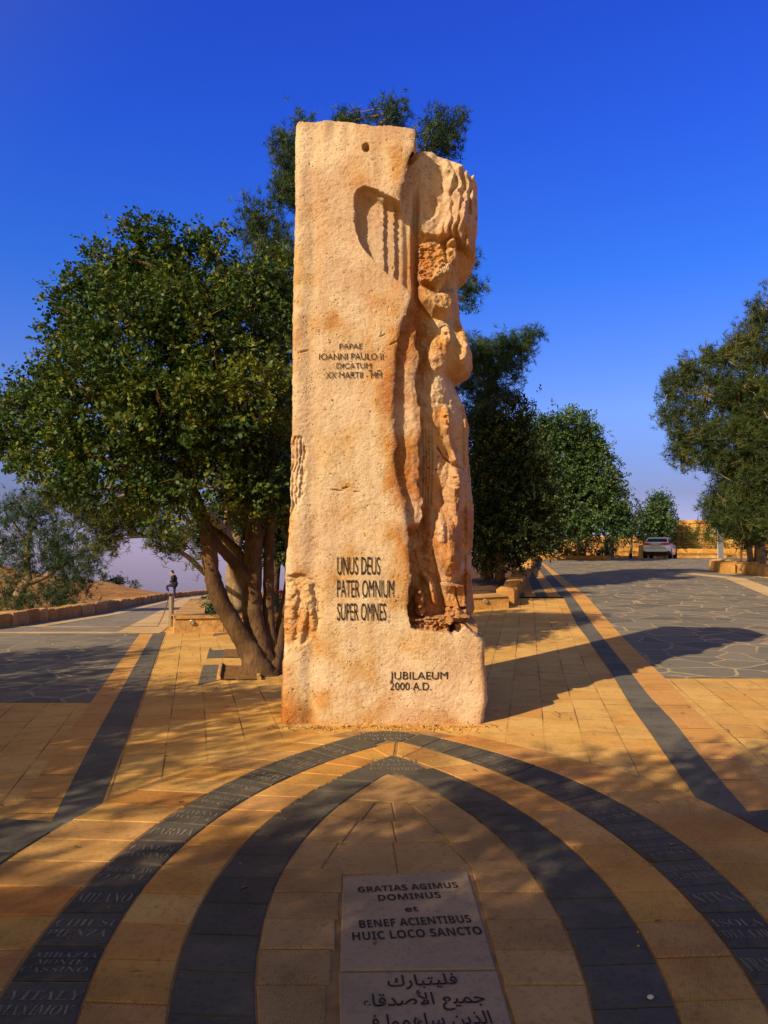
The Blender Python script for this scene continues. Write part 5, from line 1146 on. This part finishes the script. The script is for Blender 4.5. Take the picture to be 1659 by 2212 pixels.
for _ in range(26):
    q = c0 + rng.normal(0, 1, 3) * [.06, .05, .03]; a = np.linspace(0, 2 * np.pi, 6)[:-1]; u = unit(2); u1 = u[0]; u2 = np.cross(u[0], u[1]); u2 /= np.linalg.norm(u2)
    fl.add([q + .03 * (math.cos(t) * u1 + math.sin(t) * u2) for t in a], [(0, 1, 2, 3, 4)], .5)
tag(fl.build('red_flower', plain('red_petal', (.55, .02, .015), .5)), 'bright red flower head in the planter at the monument\'s edge', 'flower', kind='thing')
hb = [('dark round bush on the crest of the dry hill, closest to the parapet pine', [(220, 1247, 9, 8)], 118), ('wide dark double bush on the crest of the dry hill', [(250, 1252, 10, 9), (264, 1254, 10, 8), (243, 1256, 7, 5)], 119), ('small dark bush lowest on the dry hill\'s crest', [(289, 1263, 8, 5)], 120)]
for lab, lb, Y in hb:
    c = P(lb[0][0], lb[0][1], Y); bush('hill_bush', lab, lb, Y, .28, MT['cypress'], 5, 'broad', 'bushes on the dry hill', .25, 6, float(terrain(c[0], Y)))
# tufts along the parapet foot
# ------------------------------------------------------------------ silver car
def build_car():
    Y = 52.0; x = X(1416, Y); g = float(ground(x, Y)); rz = -math.radians(27)
    root = thing('parked_car', 'silver saloon car parked with its tail lights towards us in front of the stone walls', 'car', (x, Y, g), rz)
    paint = Mat('silver_paint'); paint.color((.66, .77, .92)); paint.set(Metallic=.15, Roughness=.32, Coat_Weight=.6, Coat_Roughness=.08); paint = paint.m
    glass = Mat('dark_glass'); glass.color((.012, .018, .025)); glass.set(Roughness=.06, Specular_IOR_Level=.7); glass = glass.m
    red = Mat('tail_lamp'); red.color((.60, .008, .015)); red.set(Roughness=.35, Specular_IOR_Level=.2); red = red.m
    black = MT['black']; tyre = plain('tyre', (.018, .018, .018), .85); rim = plain('rim', (.42, .42, .43), .35, .7)
    # body: rings along the length, tail at y = 0, nose at y = 4.5 (local x across)
    S = [(0.00, .72, .40, .86, 1.03), (.06, .82, .34, .92, 1.09), (.25, .88, .26, .95, 1.10), (.75, .90, .22, .96, 1.05), (1.4, .905, .20, .95, 1.0), (2.2, .905, .20, .94, .98), (3.0, .90, .20, .92, .96), (3.6, .88, .22, .86, .90), (4.1, .83, .25, .76, .82), (4.4, .70, .30, .60, .68), (4.5, .55, .36, .52, .60)]
    vs = []; m = 14
    for (y, w, z0, zb, zd) in S:
        half = [(w * .80, z0), (w * .97, z0 + .06), (w, z0 + .22), (w * .995, zb * .78), (w * .96, zb), (w * .86, zd), (0.45 * w, zd + .015)]
        ring = [(a, y, b) for a, b in half] + [(-a, y, b) for a, b in half[::-1]]; vs += ring
    n = len(S); fs = [(i * m + j, i * m + (j + 1) % m, (i + 1) * m + (j + 1) % m, (i + 1) * m + j) for i in range(n - 1) for j in range(m)] + [tuple(range(m))[::-1], tuple((n - 1) * m + j for j in range(m))]
    b = MB(); b.add(vs, fs); o = b.build('body', paint, root, smooth=False)
    for md, kw in (('BEVEL', dict(width=.03, segments=2)),): pass
    # cabin glass and roof
    def loft(rings, mat, name, par):
        v = [p for r in rings for p in r]; k = len(rings[0]); mb = MB(); mb.add(v, [(i * k + j, i * k + (j + 1) % k, (i + 1) * k + (j + 1) % k, (i + 1) * k + j) for i in range(len(rings) - 1) for j in range(k)] + [tuple(range(k))[::-1], tuple((len(rings) - 1) * k + j for j in range(k))]); return mb.build(name, mat, par)
    rect = lambda y0, y1, w0, w1, z: [(-w0, y0, z), (w0, y0, z), (w1, y1, z), (-w1, y1, z)]
    loft([rect(.40, 3.35, .77, .76, .98), rect(.90, 2.75, .675, .66, 1.35), rect(1.05, 2.55, .60, .60, 1.44)], paint, 'cabin', root)
    def panel(pts, mat, name, th=.012):
        p = np.array(pts, float); nrm = np.cross(p[1] - p[0], p[2] - p[0]); nrm /= np.linalg.norm(nrm); k = len(p); mb = MB()
        mb.add(np.r_[p + nrm * th, p - nrm * .02], [tuple(range(k)), tuple(range(k, 2 * k))[::-1]] + [(i, k + i, k + (i + 1) % k, (i + 1) % k) for i in range(k)]); return mb.build(name, mat, root)
    panel([(-.68, .555, 1.10), (.68, .555, 1.10), (.585, .875, 1.335), (-.585, .875, 1.335)], glass, 'rear_window')
    for s in (1, -1):
        q = [(s * .760, .80, 1.03), (s * .760, 1.85, 1.03), (s * .680, 1.80, 1.32), (s * .682, 1.08, 1.32)]; panel(q if s > 0 else q[::-1], glass, 'side_window')
        q = [(s * .760, 1.93, 1.03), (s * .760, 2.95, 1.03), (s * .675, 2.60, 1.32), (s * .680, 1.88, 1.32)]; panel(q if s > 0 else q[::-1], glass, 'side_window')
        fr = [(.30, -.030, .925), (.60, -.024, .895), (.80, .02, .905), (.905, .20, .94), (.905, .30, 1.00), (.80, .03, 1.04), (.60, -.024, 1.05), (.30, -.030, 1.00)]
        lm = MB(); lm.add([(s * a, b_, c) for a, b_, c in fr] + [(s * a * .93, b_ + .09, c) for a, b_, c in fr], [(0, 1, 6, 7), (1, 2, 5, 6), (2, 3, 4, 5)] + [(i, 8 + i, 8 + (i + 1) % 8, (i + 1) % 8) for i in range(8)]); lm.build('tail_light', red, root)
        mi = MB(); mi.box((s * .95, 2.62, 1.02), (.20, .10, .13), 0, .5, .035); mi.build('mirror', black, root)
        for y in (.86, 3.55):
            w = MB(); a = np.linspace(0, 2 * np.pi, 22, endpoint=False); prof = [(.20, .0), (.315, .0), (.33, .02), (.33, .19), (.315, .21), (.20, .21)]; k = len(prof)
            w.add([(s * (.70 + d), y + r * math.cos(t), .33 + r * math.sin(t)) for r, d in prof for t in a], [(i * 22 + j, i * 22 + (j + 1) % 22, (i + 1) * 22 + (j + 1) % 22, (i + 1) * 22 + j) for i in range(k - 1) for j in range(22)])
            wo = w.build('wheel', tyre, root); rm_ = MB(); rm_.add([(s * .885, y + .205 * math.cos(t), .33 + .205 * math.sin(t)) for t in a] + [(s * .86, y, .33)], [(i, (i + 1) % 22, 22) for i in range(22)]); rm_.build('rim', rim, wo)
    bo_ = [(-.90, .22, .20), (.90, .22, .20), (.91, .26, .47), (.80, .0, .50), (.60, -.03, .455), (-.60, -.03, .455), (-.80, .0, .50), (-.91, .26, .47), (-.78, .0, .24), (.78, .0, .24)]
    bp = MB(); bp.add(bo_, [(8, 9, 3, 4, 5, 6), (9, 1, 2, 3), (0, 8, 6, 7), (0, 1, 9, 8)]); bp.build('lower_bumper', black, root)
    pl = MB(); pl.box((0, -.03, .90), (.52, .02, .115), 0, .5, .004); pp = pl.build('number_plate', plain('plate_white', (.62, .62, .60), .5), root)
    pr = MB(); pr.box((0, -.020, .90), (.58, .02, .15), 0, .5, .01); pr.build('plate_recess', black, root)
    bd = MB(); bd.box((0, .012, 1.02), (.10, .012, .05), 0, .5, .01); bd.build('badge', rim, root)
    bs = MB(); bs.box((0, -.010, .70), (1.35, .02, .025), 0, .5, .004); bs.build('bumper_seam', black, root)
build_car()

# ------------------------------------------------------------------ person by the parapet
def skin_mesh(name, verts, edges, radii, mat, parent, root_i=0, sub=2):
    me = bpy.data.meshes.new(name); bm = bmesh.new(); lay = bm.verts.layers.skin.verify(); bv = []
    for i, (v, r) in enumerate(zip(verts, radii)):
        q = bm.verts.new(v); q[lay].radius = (r, r) if not isinstance(r, tuple) else r; q[lay].use_root = i == root_i; bv.append(q)
    for a, b in edges: bm.edges.new((bv[a], bv[b]))
    bm.to_mesh(me); bm.free(); o = bpy.data.objects.new(name, me); COL.objects.link(o)
    o.modifiers.new('s', 'SKIN'); s = o.modifiers.new('u', 'SUBSURF'); s.levels = s.render_levels = sub
    dg = bpy.context.evaluated_depsgraph_get(); m2 = bpy.data.meshes.new_from_object(o.evaluated_get(dg)); bpy.data.objects.remove(o); bpy.data.meshes.remove(me)
    m2.name = name; m2.materials.clear(); m2.materials.append(mat); m2.polygons.foreach_set('use_smooth', [True] * len(m2.polygons)); return link(bpy.data.objects.new(name, m2), parent)
def build_person():
    Y = 48.0; c = P(375.5, 1294, Y); g = float(ground(c[0], Y)); root = thing('person', 'person in a dark coat and blue trousers, head bowed, one foot up on the parapet', 'person', (c[0], Y, g))
    skin = plain('skin', (.50, .25, .17), .6); cloth = plain('dark_coat', (.016, .018, .022), .85); jean = plain('blue_trousers', (.020, .022, .085), .85); hair = plain('brown_hair', (.035, .016, .009), .6); shoe = plain('shoe', (.015, .013, .012), .6)
    # body: pelvis, spine, neck, head, arms with hands, legs
    V = [(0, 0, .93), (.0, 0, 1.12), (-.02, 0, 1.36), (-.07, 0, 1.50), (-.12, 0, 1.58), (-.16, 0, 1.66), (-.165, 0, 1.71)]
    R = [.13, .13, .15, .06, .075, .092, .06]; E_ = [(0, 1), (1, 2), (2, 3), (3, 4), (4, 5), (5, 6)]
    def add(p, r, a): V.append(p); R.append(r); E_.append((a, len(V) - 1)); return len(V) - 1
    nose = add((-.255, 0, 1.635), .022, 4)
    for s in (1, -1):
        sh = add((-.03, s * .19, 1.42), .062, 2); el = add((-.06 if s > 0 else -.02, s * .24, 1.15), .048, sh); wr = add((-.29, s * .10, 1.06), .032, el); pm = add((-.36, s * .07, 1.06), .034, wr)
        for k, (dy, ln) in enumerate(((-.03, .06), (-.01, .075), (.01, .07), (.03, .055))):
            f1 = add((-.36 - ln * .6, s * .07 + dy, 1.05), .0095, pm); add((-.36 - ln, s * .07 + dy, 1.025), .008, f1)
        add((-.36, s * .07 - s * .05, 1.085), .0105, pm)
    # standing leg and raised leg
    h1 = add((.02, .09, .90), .095, 0); k1 = add((.0, .10, .50), .062, h1); a1 = add((.03, .10, .09), .042, k1); add((-.10, .10, .04), .035, a1)
    h2 = add((-.05, -.09, .90), .095, 0); k2 = add((-.43, -.11, .80), .066, h2); a2 = add((-.30, -.11, .44), .045, k2); add((-.44, -.11, .39), .036, a2)
    skin_mesh('body', V, E_, R, skin, root)
    def garment(name, Vv, Ee, Rr, mat): skin_mesh(name, Vv, Ee, Rr, mat, root)
    garment('coat', [(.01, 0, 1.10), (-.005, 0, 1.26), (-.02, 0, 1.40), (-.03, 0, 1.47), (.04, 0, .95), (.06, 0, .70), (-.03, .19, 1.43), (-.06, .255, 1.15), (-.27, .11, 1.06), (-.03, -.19, 1.43), (-.02, -.255, 1.15), (-.27, -.11, 1.06)],
            [(0, 1), (1, 2), (2, 3), (0, 4), (4, 5), (2, 6), (6, 7), (7, 8), (2, 9), (9, 10), (10, 11)], [(.19, .17), (.19, .17), (.20, .17), (.11, .10), (.20, .18), (.21, .20), .085, .07, .052, .085, .07, .052], cloth)
    garment('trousers', [(0, 0, .92), (.02, .09, .88), (.0, .10, .50), (.03, .10, .10), (-.05, -.09, .88), (-.43, -.11, .80), (-.305, -.11, .46)], [(0, 1), (1, 2), (2, 3), (0, 4), (4, 5), (5, 6)], [.14, .11, .078, .062, .11, .085, .065], jean)
    garment('hair', [(-.10, 0, 1.66), (-.13, 0, 1.725), (-.19, 0, 1.735), (-.07, 0, 1.60)], [(0, 1), (1, 2), (0, 3)], [.085, .088, .055, .055], hair)
    for a, z, yy in ((.0, .035, .10), (-.34, .385, -.11)):
        garment('shoe', [(a + .03, yy, z + .02), (a - .07, yy, z), (a - .16, yy, z - .01)], [(0, 1), (1, 2)], [.05, .045, .035], shoe)
build_person()

# ------------------------------------------------------------------ trees of the same grove, behind and beside the viewer, whose shade falls on the paving
def build_grove():
    proto = None
    SHADE = [(-4.5, -2.1, 4.9, 1.0), (-2.9, -3.0, 5.2, 1.0), (-7.5, -5.1, 5.6, 1.0), (-9.4, 1.3, 4.2, .72), (-12.6, 5.4, 4.3, .85), (-13.5, 2.6, 4.6, .9), (-2.6, -.7, 5.0, .62), (-7.4, 3.2, 3.6, .80), (-10.2, 6.6, 4.0, .9), (-7.6, .4, 4.2, .72), (-9.2, 3.9, 4.0, .8), (-7.2, -3.2, 5.0, .72), (-6.1, 4.2, 3.3, .62), (-8.3, 2.0, 3.6, .7), (-5.5, -3.9, 5.0, 1.0), (-8.7, -3.8, 5.0, .8), (-2.2, -1.9, 5.1, .8)]
    for i, (x, y, z, s) in enumerate(SHADE):
        if proto is None:
            root = thing('grove_tree', 'shade tree of the grove on the near side of the plaza', 'tree', (0, 0, 0), 0, 'grove trees around the plaza')
            L3 = [(np.array([a, b, c + 0.0]), np.array([r, r, r * .7])) for a, b, c, r in ((0, 0, 0, 1.2), (1.1, .4, -.2, .9), (-1.1, .3, -.1, .95), (.2, 1.2, -.1, .9), (-.2, -1.2, .1, .9), (.6, -.6, .6, .8), (-.6, .6, .7, .7))]
            cs, p, out, tint = lobe_points(L3, 15, .16, 6); t = MB()
            t.tube(np.array([[.2, .1, -5.2], [.1, .0, -3.5], [-.1, .1, -2], [0, 0, -.4], [.1, 0, .3]]), [.2, .17, .14, .1, .04], 10, .5, .04)
            for c, r in L3: t.tube(curve([-.1, .1, -1.8], c, 7, .05), np.linspace(.07, .015, 7), 6)
            for q in cs[::3]: t.tube(curve(L3[int(rng.integers(7))][0], q, 4, 0, .2), np.linspace(.012, .004, 4), 4, cap=False)
            proto = (root, t.build('trunk', MT['bark'], root), leaves('crown', p, out, tint, MT['carob'], root, (0, 0, 0), 'broad', .085)); r = root
        else:
            r = proto[0].copy(); COL.objects.link(r)
            for ch in proto[1:]:
                c = ch.copy(); COL.objects.link(c); c.parent = r
        r.location = (x, y, z); r.scale = (s, s, s if s > .99 else 1.0); r.rotation_euler = (0, 0, i * 1.9)
build_grove()

# ------------------------------------------------------------------ grit swept against the monument's foot, one pale pebble
def build_grit():
    mb = MB()
    for _ in range(260):
        px = rng.uniform(596, 1062); py = 1567 + abs(rng.normal(0, 5)) - (3 if px > 1050 else 0); x, y = at(px, py); r = rng.uniform(.003, .011) * (1 if rng.random() < .93 else 1.8)
        d = unit(1)[0]; mb.box((x, y - .01, .001 + r * .5), (r * 2, r * 1.6, r * 1.3), rng.uniform(0, 3), rng.uniform(0, 1), r * .45, .8, r * .12)
    for _ in range(90):
        x, y = rng.uniform(-2.4, 2.4), rng.uniform(2.8, 7.0); r = rng.uniform(.002, .005); mb.box((x, y, .015 + r * .5), (r * 2, r * 1.6, r * 1.3), rng.uniform(0, 3), rng.uniform(0, 1), r * .45, .8, r * .12)
    tag(mb.build('gravel', MT['cap']), kind='stuff')
    x, y = at(1405, 2161); pb = MB(); pb.lathe([(.001, -.008), (.008, -.006), (.0115, 0), (.008, .006), (.001, .008)], (0, 0, 0), 12); o = pb.build('pebble', plain('white_pebble', (.6, .56, .5), .6), smooth=True)
    o.location = (x, y, .022); o.scale = (1.25, .9, .8); o.rotation_euler = (0, 0, .5); tag(o, 'small white pebble lying on a dark slab of the inner arch band', 'pebble')
build_grit()

def build_litter():
    m = Mat('dry_leaf'); m.color(m.ramp(m.attr('tint'), [(0, (.10, .045, .015)), (.5, (.22, .11, .03)), (1, (.33, .22, .07))])); m.set(Roughness=.8); mb = MB()
    for i in range(620):
        if i < 330: c = np.array(at(540, 1455)); x, y = c + rng.normal(0, 1, 2) * [.75, .8]
        elif i < 430: x, y = rng.uniform(-1.1, 1.05), 7.36 - abs(rng.normal(0, .10))
        else: x, y = rng.uniform(-4.5, 4.5), rng.uniform(3, 15)
        if -1.0 < x < 1.0 and 7.42 < y < 8.8: continue
        g = float(ground(x, y)) + (.016 if y < 7.2 else .012); a = rng.uniform(0, 6.28); l = rng.uniform(.014, .032); w = l * .4; t = rng.uniform(0, 1)
        d = np.array([math.cos(a), math.sin(a), 0]); n = np.array([-d[1], d[0], 0]); c = np.array([x, y, g]); up = np.array([0, 0, 1.0])
        mb.add([c - d * l, c - n * w + up * rng.uniform(.002, .008), c + d * l + up * rng.uniform(0, .006), c + n * w + up * rng.uniform(.002, .008)], [(0, 1, 2), (0, 2, 3)], t)
    tag(mb.build('fallen_leaves', m.m), kind='stuff')
build_litter()
